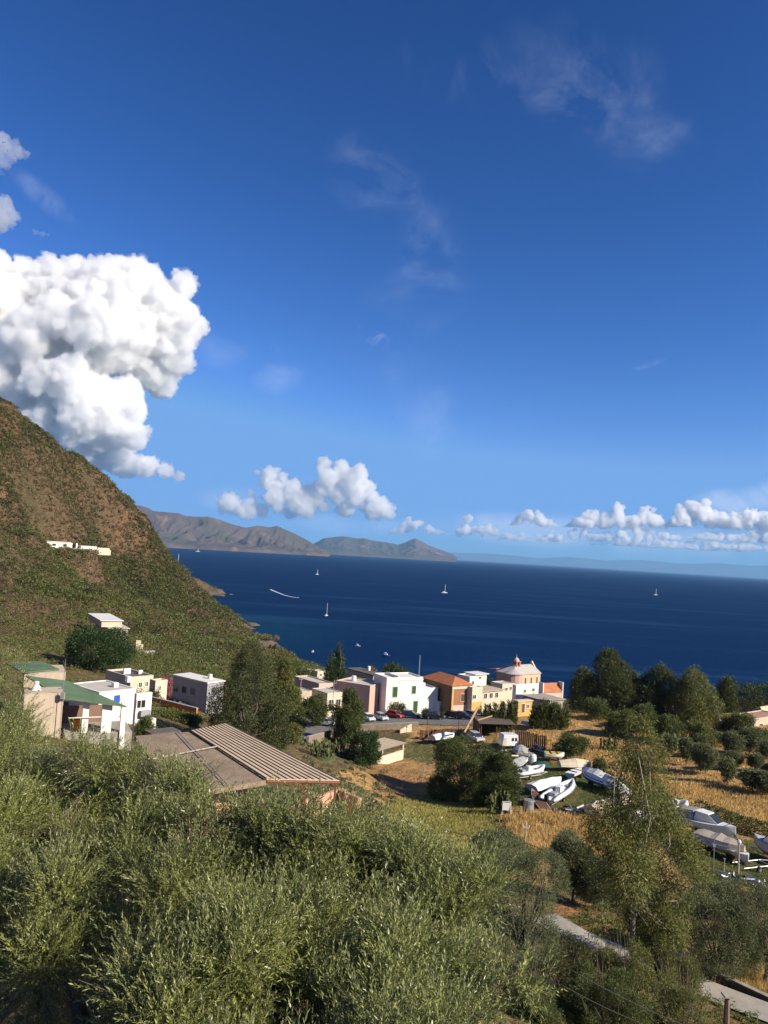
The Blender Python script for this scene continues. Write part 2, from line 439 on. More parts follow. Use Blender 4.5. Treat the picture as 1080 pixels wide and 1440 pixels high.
# ------------------------------------------------------------------ far islands and coast
def island(name, sil, Yr, Ys, depth, seed, material, nu=260, nv=70, rough=1.0, gull=1.35):
    px = np.linspace(sil[0][0], sil[-1][0], nu)
    py = np.interp(px, [s[0] for s in sil], [s[1] for s in sil])
    f = np.linspace(0, 1, nu)
    yr = Yr[0] + (Yr[1] - Yr[0]) * f; ysh = Ys[0] + (Ys[1] - Ys[0]) * f
    R = np.array([P(a, b, c) for a, b, c in zip(px, py, yr)])
    H = np.maximum(R[:, 2], 0)
    H = H * (1 + .05 * (_noise2(px / 9., px * 0, seed, 5) - .5))
    v = np.concatenate([np.linspace(0, 1, nv), np.linspace(1, 2, 14)[1:]])
    V = np.zeros((len(v), nu, 3))
    for k, t in enumerate(v):
        if t <= 1: yy = ysh + (yr - ysh) * t; prof = t ** .85
        else: yy = yr + depth * (t - 1); prof = 1 - (t - 1) ** 1.5
        xx = R[:, 0] * yy / yr
        sc = (yr[0] * 40 / F_PX)
        g = 1 - np.abs(2 * _noise2(xx / sc * 2.2 + 1.5 * _noise2(xx / sc, yy / sc * 1.0, seed + 9, 2), yy / sc * .25, seed + 3, 5, .55) - 1)
        env = np.sin(np.pi * min(t, 1)) ** .7 if t <= 1 else 0
        zz = H * prof * (1 - gull * .42 * env * g) + rough * H.max() * .05 * (_noise2(xx / sc * 5, yy / sc * 2, seed + 5, 4) - .5) * (env + .1)
        cl = H.max() * .07 * (.5 + _noise2(xx / sc * 6, yy * 0, seed + 2, 3))
        zz = np.where(t < .02, -20, np.maximum(zz, np.minimum(cl, H * .9) * min(t / .06, 1)) if t <= 1 else zz)
        V[k, :, 0] = xx; V[k, :, 1] = yy; V[k, :, 2] = zz
    V[-1, :, 2] = -20
    i3 = np.arange(len(v) * nu).reshape(len(v), nu)
    q = np.stack([i3[:-1, :-1], i3[:-1, 1:], i3[1:, 1:], i3[1:, :-1]], -1).reshape(-1, 4)
    return tag(mesh_np(name, V.reshape(-1, 3), quads=q, mat=material, smooth=False), kind='structure')
def island_mat(name, a, b, c, scale):
    mt, nt, out = new_mat(name)
    co = nt.node('ShaderNodeTexCoord').outputs['Object']
    n1 = nt.noise(co, scale, 6, .65); n2 = nt.noise(co, scale * 2.3, 5, .6); n3 = nt.noise(co, scale * .6, 3, .5)
    k = nt.mix(nt.ramp(n1, [(.38, 0), (.62, 1)]), a, b)
    k = nt.mix(nt.ramp(n2, [(.60, 0), (.72, 1)]), k, c)
    k = nt.mix(nt.math('MULTIPLY', nt.ramp(n3, [(.48, 0), (.60, 1)]), .6), k, (.06, .075, .04))
    b_ = nt.node('ShaderNodeBsdfPrincipled', i={'Base Color': k, 'Roughness': .95, 'Specular IOR Level': .05})
    bn = nt.node('ShaderNodeBump', i={'Strength': .6, 'Distance': 30., 'Height': n1}); nt.l.new(bn.outputs[0], b_.inputs['Normal'])
    nt.l.new(b_.outputs[0], out.inputs['Surface']); return mt
island('headland_hills', [(60, 690), (130, 694), (165, 700), (182, 708), (200, 712), (216, 718), (250, 722), (272, 727), (292, 726), (310, 731), (328, 738), (345, 742), (362, 739), (378, 741), (390, 739), (404, 746), (420, 753), (436, 762), (452, 772), (464, 777)],
       (7600, 9300), (5900, 8600), 2500, 3, island_mat('headland rock', (.062, .050, .046), (.115, .088, .076), (.17, .115, .088), .0022))
island('island_hills', [(425, 776), (444, 763), (456, 757), (470, 755), (484, 754), (500, 757), (512, 757), (524, 760), (545, 763), (560, 766), (574, 761), (584, 757), (594, 762), (604, 767), (622, 774), (636, 779), (643, 784)],
       (15500, 15500), (13200, 13800), 3000, 11, island_mat('island rock', (.075, .062, .055), (.12, .095, .078), (.30, .205, .16), .0011), gull=.8)
island('far_coast_hills', [(560, 776), (640, 777), (700, 779), (760, 785), (800, 783), (850, 788), (900, 787), (960, 793), (1010, 792), (1060, 796), (1120, 792), (1180, 786), (1260, 780)],
       (45000, 45000), (42000, 42500), 900, 23, island_mat('far coast', (.05, .06, .065), (.08, .085, .085), (.11, .10, .09), .0006), nu=160, nv=30)
# ------------------------------------------------------------------ clouds: closed hulls full of bright droplets
def cloud_mat(name, dens, g=.35):
    mt, nt, out = new_mat(name)
    pv = nt.node('ShaderNodeVolumePrincipled', i={'Color': (1.0, 1.0, 1.0, 1), 'Density': dens, 'Anisotropy': g})
    nt.l.new(pv.outputs[0], out.inputs['Volume'])
    return mt
ICO = {}
def _ico(sub):
    if sub not in ICO:
        import bmesh
        bm = bmesh.new(); bmesh.ops.create_icosphere(bm, subdivisions=sub, radius=1.0)
        bm.verts.ensure_lookup_table()
        ICO[sub] = (np.array([v.co[:] for v in bm.verts]), np.array([[v.index for v in f.verts] for f in bm.faces])); bm.free()
    return ICO[sub]
def cloud(name, label, lobes, Y, seed, dens_px, vox=1.5, kids=14, gkids=5, disp=1.0, detail=1.0, flat=None, thick=.8, group=None, fringe=0):
    """lobes: (pixel x, pixel y, radius in pixels[, depth offset in pixels])"""
    rg = np.random.default_rng(seed)
    u = Y / F_PX                                            # metres per pixel out there
    S = []
    for L in lobes:
        c = P(L[0], L[1], Y) + np.array([0, (L[3] if len(L) > 3 else rg.normal(0, .3) * L[2]) * u, 0])
        r = L[2] * u; S.append((c, r))
        for k in range(int(kids + L[2] * .55)):
            d = rg.normal(size=3); d /= np.linalg.norm(d); d[2] = d[2] * .8 + .12
            rk = r * rg.uniform(.18, .42); ck = c + d * (r * .92); S.append((ck, rk))
            for j in range(gkids):
                e = rg.normal(size=3); e /= np.linalg.norm(e); e = e + d * .7; e /= np.linalg.norm(e)
                S.append((ck + e * rk * .9, rk * rg.uniform(.25, .5)))
    zmin = -1e9 if flat is None else P(lobes[0][0], flat, Y)[2]
    big = _ico(3); sm = _ico(2); vs_ = []; fs_ = []; n = 0
    for c, r in S:
        bv, bf = big if r > 14 * u else sm
        v = bv * r; v[:, 1] *= thick; v = v + c
        v[:, 2] = np.where(v[:, 2] < zmin, zmin + (v[:, 2] - zmin) * .15, v[:, 2])
        vs_.append(v); fs_.append(bf + n); n += len(v)
    V = np.concatenate(vs_); org = V.mean(0)
    o = mesh_np(name, V - org, tris=np.concatenate(fs_), loc=org)
    o.data.materials.append(cloud_mat(name + ' droplets', dens_px / u))
    rm = o.modifiers.new('skin', 'REMESH'); rm.mode = 'VOXEL'; rm.voxel_size = vox * u
    for k, (sz, st) in enumerate(((13, -5.5 * disp), (5.5, -3.2 * disp), (2.2, 1.2 * disp))):
        tx = bpy.data.textures.new('billow', 'CLOUDS'); tx.noise_scale = sz * detail * u; tx.noise_depth = 2; tx.noise_basis = 'ORIGINAL_PERLIN' if k == 2 else 'VORONOI_F1'
        dm = o.modifiers.new('billow', 'DISPLACE'); dm.texture = tx; dm.strength = st * detail * u; dm.mid_level = .4; dm.texture_coords = 'LOCAL'
    # bake the modifiers so that the hull is plain mesh
    dg = bpy.context.evaluated_depsgraph_get()
    me = bpy.data.meshes.new_from_object(o.evaluated_get(dg)); old = o.data
    o.modifiers.clear(); o.data = me; bpy.data.meshes.remove(old)
    if fringe:                                           # torn thin vapour round the dense body
        f = bpy.data.objects.new('vapour_fringe', o.data.copy()); COL.objects.link(f); f.parent = o
        for k, (sz, st) in enumerate(((16, 15), (5, 7))):
            tx = bpy.data.textures.new('shred', 'CLOUDS'); tx.noise_scale = sz * detail * u; tx.noise_depth = 4
            dm = f.modifiers.new('shred', 'DISPLACE'); dm.texture = tx; dm.strength = st * detail * u; dm.mid_level = .46; dm.texture_coords = 'LOCAL'
        rm = f.modifiers.new('skin', 'REMESH'); rm.mode = 'VOXEL'; rm.voxel_size = vox * 1.6 * u
        dg = bpy.context.evaluated_depsgraph_get(); me = bpy.data.meshes.new_from_object(f.evaluated_get(dg)); f.modifiers.clear(); f.data = me
        me.materials.clear(); me.materials.append(cloud_mat('thin vapour', fringe / u))
    return tag(o, label, 'cloud', group)

cloud('cumulus_cloud', 'towering bright white cumulus cloud rising behind the brown hillside',
      [(-70, 470, 110), (20, 445, 62), (75, 420, 52), (122, 400, 42), (165, 418, 46), (188, 402, 40), (216, 432, 38), (238, 446, 34), (256, 400, 20), (256, 462, 30), (216, 470, 36), (190, 482, 40), (64, 402, 34), (95, 396, 30), (240, 498, 32), (222, 535, 24), (205, 520, 30),
       (150, 480, 62, -40), (85, 505, 70, -30), (20, 545, 64, -30), (110, 555, 55, -50), (60, 600, 55, -40), (140, 595, 48, -50), (168, 570, 28, -50), (180, 612, 26, -40), (-30, 560, 90), (110, 640, 45), (160, 640, 26),
       (192, 585, 28, -40), (200, 620, 20, -40), (196, 560, 20, -40), (175, 654, 20), (205, 656, 17), (232, 662, 12), (252, 670, 8)], 36000, 4, .14, vox=.8, kids=20, gkids=9, disp=1.5, detail=.8, fringe=.02)
MIDC = dict(env=[(308, 712), (318, 700), (336, 699), (348, 706), (356, 680), (366, 669), (384, 667), (396, 665), (404, 682), (424, 690), (440, 694), (446, 668), (454, 656), (470, 652), (482, 660), (492, 650), (504, 650), (506, 664), (512, 680), (530, 696), (544, 706), (550, 716)])
HZ = 'cumulus clouds strung along the horizon'
def heap(rg, ybase, env, n, rmin, rmax):
    """lobes under an envelope: env = [(x, top)]; ragged flat base"""
    out = []; xs_ = [e[0] for e in env]; ts = [e[1] for e in env]
    for i in range(n):
        x = rg.uniform(xs_[0], xs_[-1]); t = np.interp(x, xs_, ts); hgt = ybase - t
        r = min(rg.uniform(rmin, rmax), max(hgt * .5, rmin * .6)); y = ybase - r * .7 - (max(hgt * 1.25 - 1.5 * r, 0)) * rg.random() ** .9
        out.append((x, y, r))
    return out
cloud('cumulus_cloud', 'white cumulus cloud with a puffy tower above the headland tip', heap(np.random.default_rng(8), 733, MIDC['env'], 130, 4, 15), 57000, 8, .13, vox=.5, kids=8, gkids=4, disp=1.3, detail=.45, flat=733, fringe=.035)
for k, (lab, yb, env, n, r0, r1) in enumerate([
    ('small white cumulus puff low over the farther island', 752, [(546, 748), (562, 738), (575, 730), (588, 734), (600, 740), (622, 747), (632, 751)], 30, 2, 6),
    ('small upright cumulus puff just right of the farther island', 756, [(644, 750), (650, 732), (660, 728), (668, 738), (680, 744), (690, 734), (698, 745)], 26, 2, 5.5),
    ('loose two tiered cumulus puff over the open sea', 742, [(716, 738), (730, 728), (742, 718), (756, 716), (764, 726), (778, 736), (792, 741)], 34, 2, 6.5),
    ('wide cumulus cloud with three knobs above the far coast', 745, [(790, 742), (804, 735), (820, 722), (832, 716), (842, 728), (852, 724), (860, 708), (872, 706), (880, 722), (894, 730), (906, 716), (918, 716), (926, 732), (940, 742)], 70, 2.5, 8),
    ('largest cumulus cloud of the row on the far coast horizon', 748, [(936, 744), (950, 728), (960, 716), (974, 712), (984, 708), (996, 710), (1008, 724), (1024, 726), (1040, 726), (1056, 722), (1080, 726), (1110, 736)], 95, 3, 9),
    ('middle row of small cumulus tops left of the largest horizon cloud', 762, [(700, 758), (720, 746), (734, 750), (790, 752), (815, 744), (838, 752), (870, 748), (905, 744), (930, 750), (955, 754)], 80, 2, 5),
    ('broken cumulus fragments at the far right under the largest horizon cloud', 764, [(960, 760), (985, 752), (1010, 750), (1035, 754), (1060, 748), (1085, 750), (1105, 756)], 110, 2.2, 6),
    ('thin line of low cloud tops beneath the cumulus row', 776, [(738, 772), (752, 752), (766, 760), (776, 748), (790, 764), (820, 766), (850, 768), (880, 758), (900, 762), (930, 760), (960, 764), (990, 762), (1016, 766), (1042, 764), (1066, 768), (1100, 766)], 170, 2.2, 5.0)]):
    cloud('cumulus_cloud', lab, heap(np.random.default_rng(70 + k), yb, env, int(n * 1.3), r0 * 1.25, r1 * 1.25), 56000, 30 + k, .24, vox=.42, kids=5, gkids=3, disp=1.2, detail=.30, flat=yb, group=HZ, fringe=.05)
cloud('wispy_cloud', 'soft thin cloud patch at upper left edge of the sky', [(0, 205, 20), (14, 206, 15), (28, 214, 11), (40, 216, 6), (4, 228, 13), (-10, 236, 14), (18, 226, 8)], 42000, 51, .035, vox=1, kids=10, gkids=4, disp=1.5)
cloud('wispy_cloud', 'soft round cloud puff at left edge below the upper wisp', [(4, 300, 22), (14, 308, 14), (-14, 304, 22), (8, 320, 10)], 42000, 52, .04, vox=1, kids=10, gkids=4, disp=1.5)
cloud('wispy_cloud', 'tiny faint cloud shred beside the round cloud puff', [(50, 326, 5), (60, 329, 5), (68, 330, 3)], 42000, 53, .04, vox=.7, kids=8, gkids=3, disp=1.3, detail=.5)
# thin high cirrus in the sky itself (directions, at infinity)
def wisps(nt, base):
    co = nt.node('ShaderNodeTexCoord').outputs['Generated']
    tot = None; big_n = nt.noise(co, 7.0, 5, .6, .8)
    for (px, py, a, b, ang, amt, sc, th) in [
        (820, 125, 170, 60, 28, .22, 9, .42), (700, 105, 130, 50, 10, .24, 9, .45), (530, 250, 75, 60, 20, .13, 11, .40), (590, 420, 90, 150, 10, .16, 8, .42), (395, 530, 45, 26, -15, .30, 12, .30), (600, 590, 55, 70, 0, .20, 8, .38),
        (520, 468, 34, 18, 20, .55, 30, .52), (915, 512, 22, 6, -15, .30, 26, .40), (310, 490, 60, 30, 0, .16, 14, .38), (1085, 700, 120, 26, -8, .62, 6, .22), (330, 700, 60, 20, 0, .25, 10, .3), (385, 487, 20, 14, 30, .4, 30, .48), (60, 275, 50, 18, 40, .2, 14, .36), (830, 752, 340, 30, 4, .55, 7, .25), (500, 738, 160, 16, 2, .30, 8, .3)]:
        c = ray(px, py); c = c / np.linalg.norm(c); ca, sa = math.cos(R_(ang)), math.sin(R_(ang))
        ax = (RT * ca - UP * sa) * F_PX / a; bx = (RT * sa + UP * ca) * F_PX / b
        dv = nt.node('ShaderNodeVectorMath', operation='SUBTRACT', i={0: co, 1: tuple(c)}).outputs[0]
        da = nt.node('ShaderNodeVectorMath', operation='DOT_PRODUCT', i={0: dv, 1: tuple(ax)}).outputs['Value']
        db = nt.node('ShaderNodeVectorMath', operation='DOT_PRODUCT', i={0: dv, 1: tuple(bx)}).outputs['Value']
        r2 = nt.math('ADD', nt.math('MULTIPLY', da, da), nt.math('MULTIPLY', db, db))
        m_ = nt.math('ADD', nt.math('SUBTRACT', 1.0, r2), nt.math('MULTIPLY', nt.math('SUBTRACT', big_n, .5), 2.6), clamp=True)
        m_ = nt.math('MULTIPLY', m_, nt.math('SUBTRACT', 1.6, r2, clamp=True)); m_ = nt.math('MULTIPLY', m_, m_)
        n_ = nt.noise(co, sc, 8, .62, 1.2)
        w = nt.math('MULTIPLY', nt.ramp(n_, [(th, 0), (th + .3, 1)]), nt.math('MULTIPLY', m_, amt * .75))
        tot = w if tot is None else nt.math('MAXIMUM', tot, w)
    return nt.mix(tot, base, (5.0, 5.5, 6.6))
# ------------------------------------------------------------------ plants
def _norm(a): return a / np.maximum(np.linalg.norm(a, axis=-1, keepdims=True), 1e-9)
def leaf_mesh(P_, D, N, L, W, fold=.18):
    """one lance-shaped face per leaf: base, side, tip, side. P base points, D directions, N face normals"""
    n = len(P_); L = np.broadcast_to(np.asarray(L, float), (n,))[:, None]; W = np.broadcast_to(np.asarray(W, float), (n,))[:, None]
    S = _norm(np.cross(D, N)); Nn = _norm(np.cross(S, D))
    mid = P_ + D * L * .45
    V = np.stack([P_, mid + S * W * .5 + Nn * W * fold, P_ + D * L, mid - S * W * .5 + Nn * W * fold], 1)
    return V.reshape(-1, 3)
def quads_for(n): return np.arange(n * 4).reshape(n, 4)
def rot_from(D, rg):
    """matrices whose z axis is D with random spin"""
    n = len(D); a = _norm(rg.normal(size=(n, 3))); X = _norm(np.cross(a, D)); Y = np.cross(D, X)
    return np.stack([X, Y, D], -1)
def sph(n, rg, up=0.0):
    d = rg.normal(size=(n, 3)); d = _norm(d); d[:, 2] += up; return _norm(d)
def lobe_points(lobes, n, rg, shell=.7, up=.15, dens=None):
    """points in the outer shell of a cloud of ellipsoid lobes (x,y,z,rx,ry,rz), with outward normals"""
    L = np.array(lobes, float); w = (L[:, 3] * L[:, 4] + L[:, 3] * L[:, 5]) ** 1.0
    if dens is not None: w = w * dens
    k = rg.choice(len(L), n, p=w / w.sum()); d = sph(n, rg, up)
    f = shell + (1 - shell) * rg.random(n) ** .7
    return L[k, :3] + d * L[k, 3:] * f[:, None], d, k
def cull_inner(P_, lobes, k, lim=.62):
    L = np.array(lobes, float); keep = np.ones(len(P_), bool)
    for j in range(len(L)):
        q = ((P_ - L[j, :3]) / L[j, 3:]); keep &= ~(((q ** 2).sum(1) < lim ** 2) & (k != j))
    return keep
def limbs(mb, base, lobes, r0, rg, fork=.45, n=7):
    """trunk from base, a limb to each lobe"""
    L = np.array(lobes, float); base = np.array(base, float)
    c = np.average(L[:, :3], axis=0, weights=L[:, 3]); f = base + (c - base) * fork; f[:2] += rg.normal(0, r0, 2)
    m_ = .5 * (base + f) + np.array([*rg.normal(0, r0 * .8, 2), 0])
    mb.tube([base - [0, 0, r0], base + [0, 0, r0 * .5], m_, f], [r0 * 1.5, r0 * 1.1, r0 * .9, r0 * .75], n)
    for q in L:
        e = q[:3] + [0, 0, q[5] * .3]; mid = .5 * (f + e) + rg.normal(0, np.linalg.norm(e - f) * .1, 3)
        mb.tube([f, mid, e], [r0 * .55, r0 * .33, r0 * .08], 5)
    return f
def twig_template(rg, length=.3, nleaf=22, L=.055, W=.012, spread=.85, taper=True):
    """a shoot along z: opposite leaf pairs; returns (nleaf,4,3) local leaves"""
    t = np.linspace(.08, 1, nleaf); ang = np.arange(nleaf) * 2.4 + rg.random(nleaf) * .5
    s = spread * (1 - .45 * t) + rg.normal(0, .1, nleaf)
    D = _norm(np.stack([np.cos(ang) * np.sin(s), np.sin(ang) * np.sin(s), np.cos(s)], -1))
    P_ = np.stack([np.sin(t * 1.3) * length * .10, t * 0, t * length], -1)
    N = _norm(np.stack([-np.cos(ang) * np.cos(s), -np.sin(ang) * np.cos(s), np.sin(s)], -1) + rg.normal(0, .35, (nleaf, 3)))
    ll = L * (1.05 - .35 * np.abs(t - .45) * 1.2) * rg.uniform(.8, 1.15, nleaf)
    return leaf_mesh(P_, D, N, ll, W).reshape(nleaf, 4, 3)
def twig_crown(P_, D, rg, temps, scale):
    R = rot_from(D, rg); out = []; k = rg.integers(0, len(temps), len(P_))
    for j, T in enumerate(temps):
        s = k == j
        V = np.einsum('nab,mb->nma', R[s] * scale[s][:, None, None], T.reshape(-1, 3)) + P_[s][:, None]
        out.append(V.reshape(-1, 3))
    return np.concatenate(out)

BARK = mat('grey bark', (.17, .14, .11), .95, 3, .5, bump=.8, bscale=14)
BARK_PALE = mat('pale eucalypt bark', (.40, .33, .27), .9, 2, .55, bump=.5, bscale=9)
OLIVE = leaf_mat('olive leaves', (.040, .058, .018), (.335, .355, .100), back=(.25, .265, .13), trans=.18, scale=1.1, rough=.38, spec=.5)
OLIVE_FAR = leaf_mat('olive leaves seen from afar', (.058, .074, .032), (.150, .162, .074), back=(.17, .185, .105), trans=.18, scale=.9)
EUC = leaf_mat('eucalypt leaves', (.066, .084, .024), (.19, .19, .05), back=(.14, .14, .055), trans=.25, scale=.35, warm=(.19, .125, .045))
EUC_DARK = leaf_mat('dark eucalypt leaves', (.030, .042, .018), (.075, .085, .030), trans=.2, scale=.3)
PINE = leaf_mat('pine needles', (.020, .038, .016), (.050, .075, .026), trans=.1, scale=.3)
BUSH = leaf_mat('bush leaves', (.038, .056, .020), (.112, .130, .042), trans=.2, scale=.5)
BUSH_LIGHT = leaf_mat('light green leaves', (.060, .085, .022), (.14, .16, .045), trans=.25, scale=.6)
FICUS = leaf_mat('glossy dark leaves', (.014, .034, .010), (.040, .070, .018), trans=.15, scale=.4, spec=.35)
CACTUS = leaf_mat('prickly pear pads', (.055, .075, .028), (.15, .16, .05), trans=.05, scale=.9)
BOUG = leaf_mat('bougainvillea flowers', (.30, .02, .13), (.55, .05, .28), trans=.25, scale=2)
SCRUB_M = leaf_mat('scrub leaves', (.034, .042, .014), (.100, .098, .032), back=None, trans=.12, scale=.03, warm=(.20, .12, .045))
GRASS_DRY = leaf_mat('dry grass blades', (.50, .31, .12), (.74, .49, .21), trans=.3, scale=.12)
GRASS_GREEN = leaf_mat('green grass blades', (.24, .22, .06), (.46, .40, .12), trans=.3, scale=.15)
REED = leaf_mat('reed leaves', (.09, .12, .05), (.18, .20, .085), trans=.25, scale=.8)
TWIGM = mat('bare twigs', (.20, .15, .11), .95, 3, .4)

def tree(name, label, base, lobes, r0, n, leafL, leafW, m_leaf, m_bark=BARK, seed=0, shell=.6, droop=0.0, up=.15, rz=0, group=None, cat='tree', fork=.45, cluster=5, jitter=.3, trunk=True, holes=0.0, dens=None, hang=0.0):
    """trunk and limbs to every lobe; leaf sprays through the outer shell of the lobes. Everything in the thing's own frame"""
    rg = np.random.default_rng(seed + 100)
    t = thing(name, label, cat, base, rz, group)
    if trunk:
        mb = MB(); limbs(mb, (0, 0, -.3), lobes, r0, rg, fork); mb.build('trunk', m_bark, t, smooth=True)
    nc = max(4, n // cluster)
    p, d, k = lobe_points(lobes, nc, rg, shell, up, dens)
    keep = cull_inner(p, lobes, k, .66)
    if holes:
        h = _noise2(p[:, 0] * 1.1 + p[:, 2] * .7, p[:, 1] * 1.1 - p[:, 2] * .6, seed, 3); keep &= h > holes
    p, d = p[keep], d[keep]
    P_ = np.repeat(p, cluster, 0) + rg.normal(0, leafL * jitter * 2, (len(p) * cluster, 3))
    D = _norm(np.repeat(d, cluster, 0) * .8 + rg.normal(0, .55, (len(P_), 3)) + [0, 0, .35 - droop])
    N = _norm(np.repeat(d, cluster, 0) + rg.normal(0, .6, (len(P_), 3)) + [0, 0, .2])
    V = leaf_mesh(P_, D, N, leafL * rg.uniform(.6, 1.3, len(P_)), leafW * rg.uniform(.7, 1.3, len(P_)))
    mesh_np('crown', V, quads=quads_for(len(P_)), mat=m_leaf, parent=t)
    return t

def blob_lobes(rg, H, R, z0=.35, n=9, small=.42, squash=1.0, top=0.0):
    """irregular round crown: a core and bumps around it"""
    zc = H * (z0 + (1 - z0) * .5); rz_ = H * (1 - z0) * .5
    out = [(0, 0, zc, R * .72, R * .72, rz_ * .8)]
    for i in range(n):
        a = 2 * math.pi * (i + rg.random() * .8) / n; e = rg.uniform(-.6, .95)
        rr_ = R * rg.uniform(small * .75, small * 1.25)
        out.append((math.cos(a) * (R - rr_) * math.cos(e) * 1.05, math.sin(a) * (R - rr_) * math.cos(e) * 1.05, zc + math.sin(e) * (rz_ - rr_ * .5) + top * (e > .3), rr_, rr_, rr_ * squash))
    return out
def bush_lobes(rg, H, R, n=10):
    out = [(0, 0, H * .38, R * .78, R * .7, H * .50)]
    n = int(n * 1.6)
    for i in range(n):
        a = 6.283 * rg.random(); e = rg.uniform(-.1, 1.1); r_ = R * rg.uniform(.16, .42)
        q = max(R - r_ * .8, .1) * math.cos(e * .9)
        rz_ = min(r_, H * .45) * rg.uniform(.8, 1.1)
        out.append((math.cos(a) * q, math.sin(a) * q, max(rz_ * .55, (H - rz_) * math.sin(max(e, 0) * 1.25)), r_, r_, rz_))
    return out
def tall_lobes(rg, H, R, z0=.2, n=14, peak=.35):
    """eucalypt: several ascending masses, narrow at the top"""
    out = []
    for i in range(n):
        f = z0 + (1 - z0) * (i + .5) / n; w = R * (math.sin(math.pi * min(1, f * .85 + .12)) ** .8) * (1 - peak * f)
        a = rg.random() * 6.28; r_ = R * rg.uniform(.26, .42) * (1.15 - .5 * f)
        q = max(w - r_, 0) * rg.uniform(.5, 1.0)
        out.append((math.cos(a) * q, math.sin(a) * q, H * f - r_ * .4, r_, r_, r_ * rg.uniform(1.0, 1.5)))
    return out

# --- the olive right below the camera: canopy of shoots
def near_olive(name, label, base, lobes, nshoot, seed, r0=.16, upw=.5):
    rg = np.random.default_rng(seed)
    t = thing(name, label, 'tree', base)
    b = np.array(base)
    lob = [(q[0] - b[0], q[1] - b[1], q[2] - b[2], q[3], q[4], q[5]) for q in lobes]
    mb = MB(); limbs(mb, (0, 0, -.5), lob, r0, rg, .4, 9)
    big_ = lob; lob = []
    for q in big_:                                   # every mass breaks up into tufts with gaps between them
        for j in range(9):
            e = rg.normal(size=3); e /= np.linalg.norm(e); e[2] = e[2] * .8 + .15; f = rg.uniform(.5, .98); r_ = q[3] * rg.uniform(.22, .46)
            lob.append((q[0] + e[0] * q[3] * f, q[1] + e[1] * q[4] * f, q[2] + e[2] * q[5] * f, r_, r_, r_ * rg.uniform(.9, 1.4)))
    p, d, k = lobe_points(lob, int(nshoot * 1.35), rg, .35, .35)
    keep = cull_inner(p, lob, k, .35)
    hol = _noise2(p[:, 0] * 1.7 + 8, p[:, 1] * 1.7 + p[:, 2] * 1.3, seed + 4, 3); keep &= (hol > .32 + .08 * rg.random(len(p)))
    # the side the camera can never see is left thin
    toc = _norm(CAM - (p + b)); keep &= ((d * toc).sum(1) > -.35) | (rg.random(len(p)) < .25)
    p, d = p[keep][:nshoot], d[keep][:nshoot]
    D = _norm(d * .8 + rg.normal(0, .42, d.shape) + [.06, 0, upw])
    sc = rg.uniform(.7, 1.35, len(p))
    temps = [twig_template(rg, .26, 24, .046, .0098, .9), twig_template(rg, .31, 24, .049, .0092, .75), twig_template(rg, .21, 20, .042, .0095, 1.05), twig_template(rg, .36, 28, .046, .0090, .8)]
    V = twig_crown(p, D, rg, temps, sc)
    mesh_np('crown', V, quads=quads_for(len(V) // 4), mat=OLIVE, parent=t)
    # long water shoots that stick out of the crown
    q = rg.choice(len(p), int(len(p) * .10), replace=False)
    for i in q:
        e = p[i] + D[i] * .3 * sc[i]
        mb.tube([p[i] - D[i] * .15, e], [.0045, .0016], 3, cap=False)
    mb.build('trunk', BARK, t)
    return t
# ------------------------------------------------------------------ the big olive in front and its neighbour on the left
def lob_px(lst):
    """(px, py, distance, radius[, zscale]) -> world lobes"""
    return [tuple(P(a[0], a[1], a[2])) + (a[3], a[3], a[3] * (a[4] if len(a) > 4 else .85)) for a in lst]
rgN = np.random.default_rng(3)
big = [(120, 1250, 8.6, .8), (230, 1180, 9.6, .7), (330, 1190, 9.2, .75), (420, 1170, 9.8, .65), (520, 1210, 8.8, .75), (600, 1225, 8.6, .7), (640, 1270, 8.0, .62), (480, 1300, 7.6, .8), (360, 1320, 7.4, .75), (250, 1290, 8.0, .75),
       (560, 1370, 6.8, .7), (650, 1390, 6.6, .62), (690, 1450, 6.0, .52), (450, 1430, 6.2, .7), (330, 1450, 6.0, .62), (600, 1490, 5.6, .6), (500, 1520, 5.4, .6), (390, 1540, 5.2, .6), (260, 1420, 6.6, .55),
       (150, 1190, 9.8, .7), (60, 1240, 9.2, .7), (660, 1200, 9.4, .42), (300, 1230, 8.6, .6), (560, 1180, 9.6, .5), (710, 1340, 7.2, .42), (420, 1240, 8.4, .6), (720, 1500, 5.6, .5)]
big = [(a[0] - ((58 if a[1] < 1350 else 14) if a[0] > 600 else 12), a[1] + (46 if a[0] > 300 else 30), *a[2:]) for a in big]
big += [(30, 1330, 11.2, .7), (110, 1390, 10.6, .6), (20, 1440, 10, .6), (190, 1440, 9.6, .6), (100, 1500, 9.0, .6), (60, 1280, 11.2, .6), (300, 1400, 7.6, .8), (330, 1480, 6.8, .7), (420, 1500, 6.4, .7), (280, 1330, 8.4, .7), (500, 1450, 6.6, .7), (-20, 1260, 10.5, .8)]
big += [(300, 1350, 7.0, .6), (345, 1425, 6.4, .6), (270, 1450, 6.6, .6), (300, 1480, 6.2, .55)]
big += [(250, 1140, 10.2, .4), (300, 1152, 9.6, .42), (360, 1172, 9.4, .42), (420, 1192, 9.2, .42), (480, 1196, 9.2, .42), (545, 1204, 9.0, .42), (600, 1218, 8.8, .42), (330, 1200, 9, .5), (450, 1230, 8.6, .5), (390, 1225, 8.8, .5), (640, 1252, 8.4, .4)]
near_olive('olive_tree', 'big silvery olive tree filling the bottom of the picture', (-1.2, 7.2, g1(-1.2, 7.2)), [(q[0], q[1], q[2] + .04 - abs(rgN.normal(0, .16)), q[3] * rgN.uniform(.8, 1.1), q[4] * rgN.uniform(.8, 1.1), q[5]) for q in lob_px(big)], 40000, 5, r0=.2)
